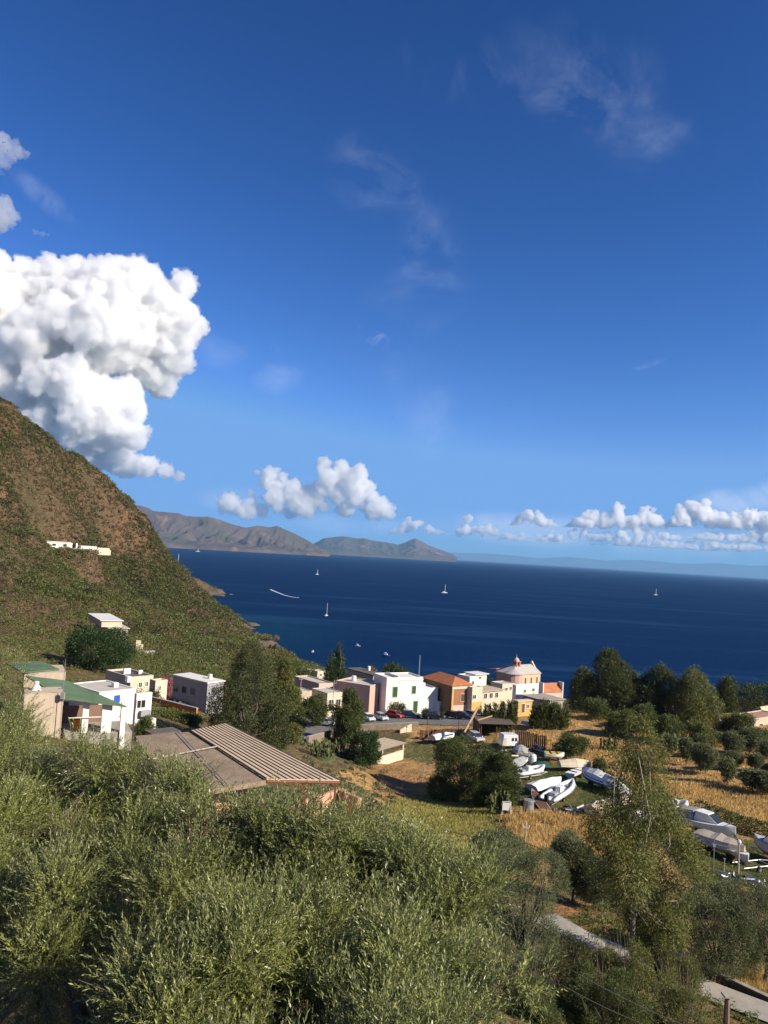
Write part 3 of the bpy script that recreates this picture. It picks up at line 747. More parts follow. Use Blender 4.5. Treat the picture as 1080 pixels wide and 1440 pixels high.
left = [(-40, 1040, 12.5, 1.0), (20, 1110, 11.5, .9), (70, 1080, 12.5, .7), (10, 1000, 13.5, .75), (-30, 960, 14, .8), (110, 1120, 12, .7), (160, 1090, 12.6, .55), (-40, 1180, 10.5, .9), (200, 1110, 12.2, .5), (60, 1150, 11, .7), (30, 1045, 13, .6), (245, 1105, 12, .42), (140, 1045, 12.8, .35), (60, 1010, 13.5, .4)]
left = [(a[0] - (34 if a[0] < 90 else 0), a[1] + (44 if a[0] < 15 else 52), *a[2:]) for a in left]
left += [(-45, 972, 14, .7), (-5, 1030, 13.5, .45), (10, 1055, 13, .45), (-10, 1080, 12.5, .7)]
left += [(100, 1080, 11.6, .4), (150, 1078, 12, .38), (200, 1092, 12, .38), (245, 1114, 11.8, .38), (55, 1100, 12, .4)]
near_olive('olive_tree', 'sunlit pale olive tree at left edge in front of the green roofed house', (-5.6, 12.5, g1(-5.6, 12.5)), lob_px(left), 15000, 9, r0=.18)
# ------------------------------------------------------------------ trees and shrubs, each where it stands
def dims(bx, by, top, hw, dep=None):
    b = hit(bx, by) if dep is None else P(bx, by, dep)
    if dep is not None: b = np.array([b[0], b[1], min(b[2], g1(b[0], b[1]) + .0) if b[2] > g1(b[0], b[1]) else g1(b[0], b[1])])
    k = b[1] / F_PX
    ztop = P(bx, top, b[1])[2]
    return b, max(ztop - b[2], .4), hw * k, b[1]
def plant(kind, name, label, bx, by, top, hw, seed, m_leaf, dep=None, group=None, cat='tree', dens=1.0, bark=None, **kw):
    b, H, R, Y = dims(bx, by, top, hw, dep)
    rg = np.random.default_rng(seed)
    L = max(.07, Y * .0028); 
    area_px = (2 * hw) * (by - top) * .7
    n = int(min(60000, max(500, area_px * 8.0 * dens)))
    if kind == 'round': lobes = blob_lobes(rg, H, R, kw.pop('z0', .25), kw.pop('nl', 9))
    elif kind == 'bush': lobes = bush_lobes(rg, H, R, kw.pop('nl', 10)); kw.setdefault('trunk', True); kw.setdefault('fork', .12)
    elif kind == 'tall': lobes = tall_lobes(rg, H, R, kw.pop('z0', .18), kw.pop('nl', 15), kw.pop('peak', .35))
    elif kind == 'cone':
        lobes = []
        for i in range(13):
            f = i / 12.; r_ = R * (1 - f) * .75 + R * .10; a = i * 2.4
            lobes.append((math.cos(a) * R * .3 * (1 - f), math.sin(a) * R * .3 * (1 - f), H * (.12 + .86 * f), r_, r_, r_ * .9))
    for q_ in ('z0', 'nl', 'peak'): kw.pop(q_, None)
    lw = kw.pop('lw', .34)
    return tree(name, label, tuple(b), lobes, max(.06, H * .022), n, L, L * lw, m_leaf, bark or BARK, seed, cat=cat, group=group, **kw)

# near eucalypt on the right, over the lane
b, H, R, Y = dims(893, 1374, 1036, 92)
rgE = np.random.default_rng(12)
def at_px(px, py, Yd, base): return P(px, py, Yd) - base
EL = []
for (px, py, r) in [(892, 1062, 24), (905, 1085, 26), (880, 1100, 28), (920, 1115, 28), (868, 1135, 30), (905, 1145, 34), (940, 1150, 26), (850, 1170, 32), (890, 1185, 36), (945, 1190, 36), (970, 1215, 28), (840, 1215, 34), (880, 1235, 38),
                    (930, 1240, 38), (975, 1245, 26), (835, 1255, 30), (865, 1285, 32), (915, 1290, 34), (955, 1280, 28), (880, 1325, 26), (925, 1330, 26), (840, 1300, 22), (900, 1034, 14), (890, 1048, 18), (912, 1056, 16), (862, 1075, 16), (925, 1075, 14), (950, 1320, 18)]:
    q = at_px(px, py, Y + rgE.normal(0, 1.1), b); r_ = r * Y / F_PX
    EL.append((q[0], q[1], q[2], r_, r_, r_ * 1.15))
tree('eucalypt_tree', 'tall loose eucalypt with pale stems beside the lane, before the boat yard', tuple(b), [(893 * 0 + e[0] * .93, e[1], e[2] * 1.03, e[3] * .9, e[4] * .9, e[5] * 1.0) for e in EL], .15, 112000, .19, .045, EUC, BARK_PALE, 12, shell=.4, droop=.9, fork=.55, cluster=9, jitter=.5, holes=.47)
plant('tall', 'eucalypt_tree', 'dense dark green eucalypt beside the ribbed roof, left of the street', 342, 1085, 918, 76, 21, EUC_DARK, dep=92, dens=1.1, droop=.6, holes=.30, z0=.12, nl=22, peak=.2)
plant('tall', 'eucalypt_tree', 'lower drooping eucalypt touching the dense one on its right side', 392, 1085, 930, 36, 22, EUC, dep=97, dens=1.1, droop=.6, holes=.34, nl=14, peak=.2)
plant('cone', 'conifer_tree', 'tall pointed dark conifer rising above the village roofs', 474, 965, 902, 15, 23, PINE, dep=195, dens=1.4, lw=.3, shell=.45)
plant('cone', 'conifer_tree', 'shorter pointed conifer against the left flank of the tall one', 463, 965, 917, 11, 24, PINE, dep=193, dens=1.4, lw=.3, shell=.45)
plant('round', 'pine_tree', 'round topped dark pine behind the white house with green shutters', 557, 962, 932, 22, 25, PINE, dep=205, dens=1.5, z0=.1)
plant('round', 'ficus_tree', 'broad glossy dark tree behind the green roofed house', 136, 957, 888, 46, 26, FICUS, dep=150, dens=1.3, z0=.05, nl=14)
plant('tall', 'street_tree', 'leafy tree at the street edge before the pink house', 487, 1050, 974, 26, 27, BUSH, dens=1.3, dep=143, nl=12, peak=.1, z0=.2)
plant('bush', 'yellow_shrub', 'yellow flowering shrub beside the tree at the street edge', 473, 1012, 992, 10, 28, leaf_mat('yellow flowers', (.10, .11, .02), (.38, .30, .03), trans=.2, scale=2), dep=146, cat='shrub')
plant('bush', 'shrub', 'dark dense shrub at the foot of the tree beside the small pergola', 508, 1074, 1026, 24, 29, FICUS, cat='shrub')
plant('round', 'street_tree', 'small round tree beside the silver car', 440, 1020, 979, 19, 30, BUSH, dep=158, dens=1.4, z0=.12)
plant('bush', 'shrub', 'shrub growing against the front of the white house below its shutters', 552, 1004, 990, 7, 31, BUSH, cat='shrub', dep=170)
plant('bush', 'shrub', 'smaller shrub by the white house just behind the red car', 563, 1003, 991, 6, 32, BUSH, cat='shrub', dep=171)
plant('bush', 'shrub', 'dark clipped shrub in front of the white annex beside the black car', 600, 1008, 998, 7, 33, FICUS, cat='shrub', dep=166)
plant('bush', 'bush', 'very large dark green bush in front of the boat yard', 650, 1118, 1038, 47, 34, BUSH, dens=1.2, cat='shrub', nl=14, lw=.28)
plant('bush', 'bush', 'second large bush joined to the right of the very large one', 698, 1130, 1052, 30, 35, BUSH, dens=1.2, cat='shrub', nl=10, lw=.28)
plant('bush', 'bush', 'low bush under the right end of the large bushes beside the grey dinghy', 716, 1132, 1090, 16, 36, BUSH, cat='shrub', lw=.28)
band = 'dark tall trees along the seaward edge'
for k, (bx, by, top, hw, m_, lab, knd) in enumerate([
    (818, 1002, 944, 18, EUC_DARK, 'leftmost dark tree of the seaward row, beside the long white wall', 'tall'),
    (853, 1006, 920, 30, EUC_DARK, 'tallest of the dark trees along the seaward edge', 'tall'),
    (884, 1008, 948, 20, EUC_DARK, 'narrower dark tree right of the tallest one in the seaward row', 'tall'),
    (926, 1014, 944, 30, EUC_DARK, 'broad dark tree in the middle of the seaward row', 'tall'),
    (972, 1022, 950, 30, EUC, 'wide browner tree at the middle right of the seaward row, left of the white boat', 'tall'),
    (1022, 1002, 956, 14, EUC_DARK, 'slender dark tree standing behind the white boat on the seaward side', 'tall'),
    (1048, 1000, 966, 18, PINE, 'rounded dark pine behind the beige house at the right edge', 'round'),
    (1080, 998, 967, 18, PINE, 'rounded dark pine cut by the right edge above the beige house', 'round')]):
    plant(knd, 'dark_tree', lab, bx, by, top, hw * (1.55 if knd == 'tall' else 1.25), 40 + k, m_, group=band, dens=1.3, droop=.3, holes=.33, jitter=.45, nl=24, peak=.15, **({'z0': .06}))
for k, (bx, by, top, hw, lab) in enumerate([
    (872, 1036, 998, 20, 'lighter green bush below the tallest dark tree at the field top'), (838, 1012, 984, 18, 'dark bush between the field top and the tallest dark tree'),
    (905, 1030, 990, 22, 'dark bush at the foot of the broad dark tree'), (945, 1048, 1008, 24, 'bushy mass on the slope below the broad dark tree'),
    (985, 1048, 1012, 20, 'bush below the white boat on the slope'), (1020, 1024, 1008, 9, 'small bush beside the stern of the white boat'), (1042, 1028, 1004, 20, 'dark shrub in front of the beige house at the right'), (1070, 1046, 1026, 16, 'low shrub below the beige house at right edge'),
    (806, 1063, 1032, 21, 'round dark green bush on the dry grass right of the fence'), (790, 1064, 1046, 14, 'low bush left of the round dark bush on dry grass'), (843, 1086, 1068, 9, 'small shrub on dry grass behind the cream covered boat')]):
    plant('bush', 'shrub', lab, bx, by, top, hw, 60 + k, (BUSH_LIGHT if k in (0,) else BUSH if k != 4 else EUC), cat='shrub', dens=1.2)
# prickly pears: pads
def cactus(label, bx, by, hw, top, seed, name='prickly_pear'):
    b, H, R, Y = dims(bx, by, top, hw); rg = np.random.default_rng(seed)
    t = thing(name, label, 'cactus', tuple(b), 0); mb = MB()
    for i in range(16):
        x, y = rg.uniform(-R, R), rg.uniform(-R, R) * .6; z = 0
        s = max(.28, R * .22)
        while z < H * rg.uniform(.6, 1.0):
            a = rg.random() * 3.14; tl = rg.normal(0, .3)
            pts = []
            for q in range(8):
                u = math.cos(q * math.pi / 4) * s * .55; v = (1 - math.cos(0)) + math.sin(q * math.pi / 4) * s * .75 + s * .7
                pts.append((u, v))
            f = [(x + u * math.cos(a) + tl * v * .5, y + u * math.sin(a), z + v) for u, v in pts]; w = (-math.sin(a) * .06, math.cos(a) * .06)
            g_ = [(p_[0] + w[0], p_[1] + w[1], p_[2]) for p_ in f]
            mb.loft([f, g_]); x += tl * s * .8 + rg.normal(0, s * .25); z += s * 1.15
    mb.lathe([(R * 1.25, -.3), (R * 1.2, .12), (R * .6, .3), (0, .34)], 9)
    mb.build('pads', CACTUS, t); return t
for k, a in enumerate([('clump of prickly pear on the bank below the street wall', 452, 1066, 16, 1040), ('smaller prickly pear clump right of the one below the street wall', 474, 1062, 12, 1040),
                       ('pale prickly pear clump at the yard edge left of the white boats', 702, 1142, 12, 1110), ('prickly pear on the dry slope right of the round dark bush', 856, 1056, 14, 1035), ('pale prickly pear growing under the large bush at the field edge', 680, 1110, 9, 1088)]):
    cactus(*a, seed=80 + k)
# orchard
protos = []
og = 'small olive trees of the orchard on the dry slope'
spots = [(965, 1076, 1040, 10), (992, 1088, 1046, 17), (985, 1052, 1034, 8), (1030, 1068, 1030, 14), (1054, 1062, 1026, 14), (1032, 1082, 1056, 11), (1022, 1103, 1070, 10), (1062, 1086, 1060, 10), (1058, 1114, 1084, 16), (1080, 1120, 1086, 16), (1080, 1070, 1044, 10),
         (1008, 1048, 1030, 8), (1012, 1082, 1062, 9), (1079, 1095, 1074, 9), (940, 1064, 1036, 12), (1040, 1046, 1030, 9), (1066, 1048, 1034, 8), (1100, 1100, 1064, 15), (1098, 1060, 1034, 12)]
for k, (bx, by, top, hw) in enumerate(spots):
    b, H, R, Y = dims(bx, by, top, hw)
    if k < 4:
        o = plant('round', 'olive_tree', 'small round grey green olive tree of the orchard on the dry slope', bx, by, top, hw, 100 + k, OLIVE_FAR, group=og, dens=1.6, z0=.12, nl=7); protos.append((o, H, R))
    else:
        pr, h0, r0 = protos[k % 4]
        copy_thing(pr, tuple(b), rz=k * 1.3, scale=(R / r0, R / r0, H / h0))
# nearer olives and brush by the lane
for k, (bx, by, top, hw, m_, lab, dp) in enumerate([
    (1004, 1380, 1256, 60, OLIVE_FAR, 'grey green olive tree behind the low lane wall, left of its twin', None), (1076, 1388, 1240, 66, OLIVE_FAR, 'grey green olive tree at right edge behind the low lane wall', None),
    (1010, 1290, 1240, 34, OLIVE_FAR, 'smaller olive tree rising behind the pair at the lane wall', None),
    (806, 1268, 1172, 38, OLIVE_FAR, 'olive tree on the dry grass just left of the tall eucalypt', None), (732, 1350, 1176, 66, OLIVE_FAR, 'grey olive tree between the big foreground olive and the lane', 31), (838, 1280, 1206, 28, OLIVE_FAR, 'small dark olive tree under the left side of the tall eucalypt', None),
    (700, 1240, 1180, 42, OLIVE_FAR, 'olive tree at the lower edge of the green meadow', 62)]):
    plant('round', 'olive_tree', lab, bx, by, top, hw, 120 + k, m_, dep=dp, dens=1.5, z0=.06, nl=18, cluster=6, lw=.26)
def brush(label, bx, by, top, hw, seed, m_leaf, dep=None, bare=.5, cat='shrub'):
    t = plant('bush', 'shrub', label, bx, by, top, hw, seed, m_leaf, dep=dep, cat=cat, dens=.55 * (1 - bare) + .2, holes=.40, shell=.3)
    b, H, R, Y = dims(bx, by, top, hw, dep); rg = np.random.default_rng(seed); mb = MB()
    for i in range(90):
        a = rg.random() * 6.28; f = rg.uniform(.2, 1); e = np.array([math.cos(a) * R * f, math.sin(a) * R * f, H * rg.uniform(.5, 1.08)]); s = e * [.25, .25, .0]
        m_ = .5 * (s + e) + rg.normal(0, R * .08, 3); mb.tube([s, m_, e], [.022, .012, .004], 3, cap=False)
    mb.build('bare_twigs', TWIGM, t); return t
for k, a in enumerate([('brown half bare brush below the grey olive by the lane', 790, 1395, 1318, 48, None, .7), ('dark green bush at bottom edge right of the big foreground olive', 850, 1450, 1362, 62, None, .2), ('tangle of bare twigs in front of the eucalypt foot', 880, 1395, 1325, 42, None, .35),
                       ('thorny half bare bush at bottom edge beside the lane post', 955, 1455, 1370, 48, None, .5), ('dark scrubby bush in shade at the lower right of the big olive', 745, 1440, 1360, 40, 28, .4), ('dry brown brush between the lane and the low wall', 935, 1385, 1340, 28, None, .8), ('bushy brush hiding the middle of the lane', 955, 1402, 1338, 34, None, .35), ('low brush at the lane bend under the eucalypt', 845, 1370, 1330, 22, None, .6)]):
    brush(a[0], *a[1:5], 140 + k, (BUSH if k in (1, 4) else SCRUB_M if k in (0, 5) else EUC), a[5], a[6])
# village greenery
for k, (bx, by, top, hw, m_, lab, dp) in enumerate([
    (235, 1040, 1002, 26, BUSH_LIGHT, 'green garden shrub below the orange terrace wall', 105), (266, 1040, 1006, 20, BUSH, 'darker garden shrub next to the dense eucalypt under the terrace wall', 104), (203, 1040, 1008, 12, BUSH_LIGHT, 'shrub at the corner of the white building with blue window', 84),
    (232, 966, 953, 7, BOUG, 'magenta bougainvillea beside the grey house', 128), (208, 958, 946, 9, BUSH, 'green shrub left of the bougainvillea', 132), (215, 985, 972, 8, BUSH, 'small shrub between the cream wall and the grey house', 118),
    (684, 968, 948, 9, FICUS, 'dark tree between the white roofs and the church', 215), (714, 976, 962, 9, BUSH_LIGHT, 'light green garden tree before the church apse', 205), (520, 950, 938, 8, FICUS, 'dark garden tree beside the little orange roofed house', 225),
    (500, 1008, 985, 14, BUSH, 'leafy shrub at the left corner of the pink house', 158), (416, 1012, 985, 14, BUSH, 'shrub before the low beige houses at the street bend', 150),
    (425, 962, 940, 20, BUSH, 'bushy trees on the shore side left of the conifers', 230), (405, 950, 928, 16, BUSH_LIGHT, 'pale green shrub on the shore slope behind the eucalypt', 260)]):
    plant('bush', 'shrub', lab, bx, by, top, hw, 160 + k, m_, dep=dp, cat='shrub', dens=1.3)
rdg = 'tall canes in front of the village houses'
for k, bx in enumerate([684, 696, 708, 720, 752, 764, 776, 788]):
    rg = np.random.default_rng(200 + k); b, H, R, Y = dims(bx + rg.normal(0, 2), 1018, 984 + rg.uniform(0, 14), rg.uniform(5, 10), 148)
    t = thing('cane_clump', ['cane clump nearest the yellow fronted house', 'second cane clump from the yellow fronted house', 'cane clump behind the dark shed roof', 'cane clump at the left side of the yellow hut', 'cane clump at the right side of the yellow hut', 'cane clump below the pink wall, second from the yellow hut', 'cane clump below the red tiled roof', 'cane clump at the white corner beside the dark trees'][k], 'plant', tuple(b), 0, rdg)
    n = 700; a = rg.random(n) * 6.28; r_ = R * np.sqrt(rg.random(n)); hz_ = rg.random(n) ** .8; p = np.stack([r_ * np.cos(a) * (1.1 - .5 * hz_) , r_ * np.sin(a) * (1.1 - .5 * hz_), hz_ * H * (.72 + .28 * np.sin(a * 2 + k))], -1)
    D = _norm(np.stack([np.cos(a) * .5, np.sin(a) * .5, np.full(n, .8)], -1) + rg.normal(0, .3, (n, 3))); N = _norm(rg.normal(size=(n, 3)))
    mesh_np('leaves', leaf_mesh(p, D, N, rg.uniform(.7, 1.5, n), .22), quads=quads_for(n), mat=BUSH if k % 2 else EUC_DARK, parent=t)
    mb = MB()
    for i in range(14): mb.tube([(rg.normal(0, R * .5), rg.normal(0, R * .5), 0), (rg.normal(0, R * .6), rg.normal(0, R * .6), H)], [.05, .02], 4)
    mb.build('stems', mat('cane stems', (.32, .27, .14), .8), t)
t = thing('hedge', 'dark green hedge behind the covered boats at right', 'hedge', tuple(hit(1035, 1178)))
hb = hit(1035, 1178); rg = np.random.default_rng(5); lob = []
for px, py in [(985, 1146), (1000, 1152), (1015, 1158), (1030, 1164), (1045, 1170), (1060, 1174), (1075, 1178), (1092, 1182)]:
    q = hit(px, py) - hb; lob.append((q[0], q[1] , q[2] + .7, 1.1, 1.1, 1.0))
p, d, k = lobe_points(lob, 5200, rg, .6, .2)
mesh_np('foliage', leaf_mesh(p, _norm(d + rg.normal(0, .6, d.shape)), _norm(rg.normal(size=d.shape)), rg.uniform(.15, .3, len(p)), .09), quads=quads_for(len(p)), mat=FICUS, parent=t)
mb = MB(); limbs(mb, (0, 0, 0), lob, .06, rg); mb.build('stems', BARK, t)

# ------------------------------------------------------------------ cover nobody could count: hillside scrub, meadow grass
def scatter(mask_w, n, rg):
    w = np.clip(mask_w, 0, None).ravel(); k = rg.choice(w.size, n, p=w / w.sum())
    i, j = k // GX.shape[1], k % GX.shape[1]
    i2_, j2_ = np.minimum(i + 1, GX.shape[0] - 1), np.minimum(j + 1, GX.shape[1] - 1)
    u, v = rg.random(n), rg.random(n)
    x = GX[i, j] + (GX[i2_, j] - GX[i, j]) * u + (GX[i, j2_] - GX[i, j]) * v; y = GY[i, j] + (GY[i2_, j] - GY[i, j]) * u + (GY[i, j2_] - GY[i, j]) * v
    return x, y, GZ[i, j] + (GZ[i2_, j] - GZ[i, j]) * u + (GZ[i, j2_] - GZ[i, j]) * v
def scrub(name, w, n, size, per, m_leaf, seed, leafk=.0022):
    rg = np.random.default_rng(seed); x, y, z = scatter(w, n, rg)
    s = size[0] + (size[1] - size[0]) * rg.random(n) ** 2.2
    c = np.repeat(np.stack([x, y, z], -1), per, 0); S = np.repeat(s, per)[:, None]
    d = sph(n * per, rg, .35); d[:, 2] = np.abs(d[:, 2])
    p = c + d * S * rg.uniform(.55, 1.05, (n * per, 1)) * [1, 1, .75]
    L = np.clip(c[:, 1] * leafk, .12, 1.1) * rg.uniform(.6, 1.3, n * per)
    V = leaf_mesh(p, _norm(d + rg.normal(0, .6, d.shape)), _norm(d + rg.normal(0, .5, d.shape)), L, L * .5)
    return tag(mesh_np(name, V, quads=quads_for(n * per), mat=m_leaf), kind='stuff')
hm = sstep(150, 250, GY) * sstep(-25, 15, -GX) * (GZ > 2.5)
vis = (GX > -0.62 * GY - 30)
seen = np.where((GY < 640) & (GX > -.56 * GY - 15), 1.0, .08)      # the slope towards the bay
cl = sstep(.36, .62, _noise2(GX / 22, GY / 22, 77, 4))
low = sstep(70, 30, GZ)
scrub('hillside_scrub', hm * vis * seen * (.35 + .65 * sstep(.38, .58, _noise2(GX / 45, GY / 45, 78, 5))) * (.3 + .7 * cl) * np.clip(GY / 300, .3, 2) ** 2.2, 52000, (.7, 2.5), 16, SCRUB_M, 61)
scrub('dry_hillside_scrub', hm * vis * seen * (.5 + .5 * sstep(.35, .6, _noise2(GX / 18, GY / 18, 91, 4))) * np.clip(GY / 300, .3, 2) ** 2.2, 24000, (.5, 1.8), 14, leaf_mat('dry scrub leaves', (.075, .055, .028), (.19, .135, .062), trans=.1, scale=.05), 67)
scrub('hillfoot_bushes', hm * vis * seen * sstep(75, 40, GZ) * (.15 + .85 * cl), 5200, (1.1, 4.4), 55, leaf_mat('hill foot leaves', (.045, .062, .018), (.15, .16, .042), trans=.15, scale=.05), 62)
# bare rock along the crest and in bands across the slope
rgk = np.random.default_rng(8); crest = hm * vis * seen * sstep(45, 75, GZ) * (.05 + sstep(.58, .72, _noise2(GX / 26 + GY / 160, GY / 90, 19, 4)))
x, y, z = scatter(crest, 3000, rgk); iv, if_ = _ico(2); vs_, fs_ = [], []
for i in range(len(x)):
    s_ = .4 + 1.2 * rgk.random() ** 3; v = iv * s_ * rgk.uniform(.5, 1.4, 3); v = v * (1 + (_noise2(v[:, 0] * .9 + i, v[:, 1] * .9 + v[:, 2] * .8, 3, 3)[:, None] - .5) * 2.0)
    vs_.append(v + [x[i], y[i], z[i]]); fs_.append(if_ + i * len(iv))
tag(mesh_np('hill_rocks', np.concatenate(vs_), tris=np.concatenate(fs_), mat=mat('red brown rock', (.17, .098, .066), .95, .25, .5, .1, bump=.8, bscale=1.2)), kind='stuff')
terr = sstep(85, 110, GY) * sstep(230, 180, GY) * sstep(-24, -34, GX)
scrub('terrace_bushes', terr * vis * (.1 + .9 * cl), 900, (.7, 2.2), 60, leaf_mat('hill foot leaves', (.040, .055, .018), (.12, .13, .035)), 66)
mid = inside(poly_world([(180, 1000), (300, 960), (420, 1030), (470, 1050), (540, 1075), (560, 1110), (520, 1190), (640, 1200), (740, 1230), (740, 1330), (600, 1330), (200, 1100)]), GX, GY) * 1.0
scrub('bank_scrub', mid * (.2 + cl), 1500, (.3, .85), 60, OLIVE_FAR, 63, .0026)
lane = inside(poly_world([(700, 1400), (780, 1310), (850, 1255), (960, 1330), (1090, 1390), (1090, 1440), (760, 1440)]), GX, GY) * 1.0
scrub('lane_undergrowth', lane * (.2 + cl), 900, (.15, .5), 60, EUC, 64, .0028)
def grass(name, w, n, h, wd, m_leaf, seed, blades=5):
    rg = np.random.default_rng(seed); x, y, z = scatter(w, n, rg); N_ = n * blades
    c = np.repeat(np.stack([x, y, z - .03], -1), blades, 0) + np.concatenate([rg.normal(0, .22, (N_, 2)), np.zeros((N_, 1))], 1)
    D = _norm(rg.normal(0, .28, (N_, 3)) + [0.1, .05, 1]); Nn = _norm(rg.normal(size=(N_, 3)) * [1, 1, .2])
    V = leaf_mesh(c, D, Nn, rg.uniform(h[0], h[1], N_), wd * np.clip(c[:, 1] / 90, .6, 2))
    return tag(mesh_np(name, V, quads=quads_for(N_), mat=m_leaf), kind='stuff')
pt = _noise2(GX / 7, GY / 7, 41, 3)
gold = inside(poly_world([(700, 1148), (765, 1146), (880, 1160), (900, 1215), (800, 1225), (730, 1190)]), GX, GY) * 1.0
grass('tall_dry_grass', gold * (.15 + sstep(.3, .6, _noise2(GX / 4, GY / 4, 43, 3))), 4200, (.35, 1.0), .06, GRASS_DRY, 71)
field = (inside(poly_world([(735, 1030), (800, 1000), (860, 1010), (960, 1050), (1095, 1090), (1095, 1182), (1000, 1160), (930, 1120), (880, 1100), (800, 1070)]), GX, GY) + inside(poly_world([(935, 1060), (1095, 1020), (1095, 1120), (960, 1090)]), GX, GY)) * sstep(.35, .6, pt)
grass('dry_field_grass', field, 10000, (.2, .65), .07, GRASS_DRY, 72)
mead = inside(poly_world([(545, 1125), (600, 1112), (665, 1120), (735, 1190), (750, 1225), (600, 1210), (500, 1160)]), GX, GY) * (.3 + sstep(.35, .6, pt))
grass('meadow_grass', mead, 8000, (.15, .4), .06, GRASS_GREEN, 73)
yard = inside(poly_world([(690, 1060), (790, 1075), (900, 1110), (900, 1160), (760, 1142), (690, 1120)]), GX, GY) * (.2 + sstep(.35, .6, pt)) + inside(poly_world([(930, 1180), (1090, 1190), (1090, 1245), (960, 1245)]), GX, GY) * .7
grass('yard_grass', yard, 6000, (.08, .25), .06, leaf_mat('short green grass', (.05, .085, .018), (.12, .15, .035), trans=.25, scale=.2), 74)
edge = inside(poly_world([(950, 1340), (1095, 1365), (1095, 1410), (1000, 1392)]), GX, GY) * 1.0
grass('lane_edge_grass', edge, 900, (.3, .8), .03, GRASS_DRY, 75)
# ------------------------------------------------------------------ plaster, tiles, metal
def plaster(name, c, streak=(.25, .2, .16), var=.18): return mat(name, c, .92, .5, var, .15, bump=.35, bscale=3, streak=streak)
WHITE = plaster('white plaster', (.80, .77, .71), (.60, .55, .48), .08)
CREAM = plaster('cream plaster', (.68, .58, .44), (.42, .33, .24))
BEIGE = plaster('beige plaster', (.58, .47, .35), (.36, .28, .20))
PINK = plaster('pink plaster', (.62, .40, .33), (.46, .27, .22))
PALEPINK = plaster('pale pink plaster', (.66, .47, .40), (.5, .4, .35))
SALMON = plaster('salmon plaster', (.62, .36, .24), (.4, .22, .15))
GREYP = plaster('grey plaster', (.36, .35, .37), (.22, .21, .22))
BRICKP = plaster('brown orange plaster', (.36, .175, .105), (.30, .15, .09), .3)
YELLOW = plaster('yellow plaster', (.60, .40, .13), (.48, .32, .13))
ORANGE = plaster('orange plaster', (.65, .20, .05), (.4, .15, .06))
CONC = mat('concrete', (.42, .38, .33), .95, .6, .3, .1, bump=.5, bscale=2.5, streak=(.22, .2, .17))
ROOFC = mat('flat roof coating', (.56, .52, .46), .9, .4, .22, .15, streak=(.38, .34, .29))
ROOFW = mat('white roof coating', (.72, .70, .66), .9, .4, .15, .15)
ROOFD = mat('dark bitumen roof', (.15, .13, .12), .9, .4, .35, .2)
STONE = mat('dry stone', (.34, .27, .20), .95, 1.6, .55, .1, bump=1.0, bscale=2.2)
DARK = mat('dark interior', (.02, .018, .016), .9, 1, .2)
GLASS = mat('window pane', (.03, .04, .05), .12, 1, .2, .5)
GREENSH = mat('green shutter paint', (.035, .11, .045), .6, 3, .25)
BROWNW = mat('brown weathered wood', (.16, .09, .055), .85, 2.5, .45, bump=.4)
PALEW = mat('pale timber', (.46, .29, .15), .8, 2.5, .35, bump=.3)
BLUEP = mat('blue window paint', (.03, .12, .50), .6, 3, .2)
RUST = mat('rusted metal', (.24, .115, .07), .85, 1.5, .5, bump=.3)
STEEL = mat('grey galvanised steel', (.42, .43, .44), .5, 2, .3, .4, metal=.6)
BLACKP = mat('black plastic', (.02, .02, .022), .6, 2, .3)
def corrugated(name, c1, c2, scale=1.0):
    mt, nt, out = new_mat(name)
    co = nt.node('ShaderNodeTexCoord').outputs['Object']
    n = nt.ramp(nt.noise(co, .5, 6, .65), [(.35, 0), (.68, 1)])
    b_ = nt.node('ShaderNodeBsdfPrincipled', i={'Base Color': nt.mix(n, c1, c2), 'Roughness': .7, 'Specular IOR Level': .25})
    nt.l.new(b_.outputs[0], out.inputs['Surface']); return mt
GREENROOF = corrugated('green roof sheet', (.085, .145, .075), (.14, .205, .115))
TILE = corrugated('terracotta tile', (.36, .125, .055), (.50, .20, .09))
RIBBED = corrugated('weathered ribbed sheet', (.48, .36, .245), (.64, .50, .35))
ASPHALT = mat('worn asphalt', (.20, .19, .185), .95, .35, .3, .15, bump=.3, bscale=6)
LANE = mat('pale concrete lane', (.40, .37, .32), .95, .6, .3, .1, bump=.4, bscale=3, streak=(.25, .22, .18))

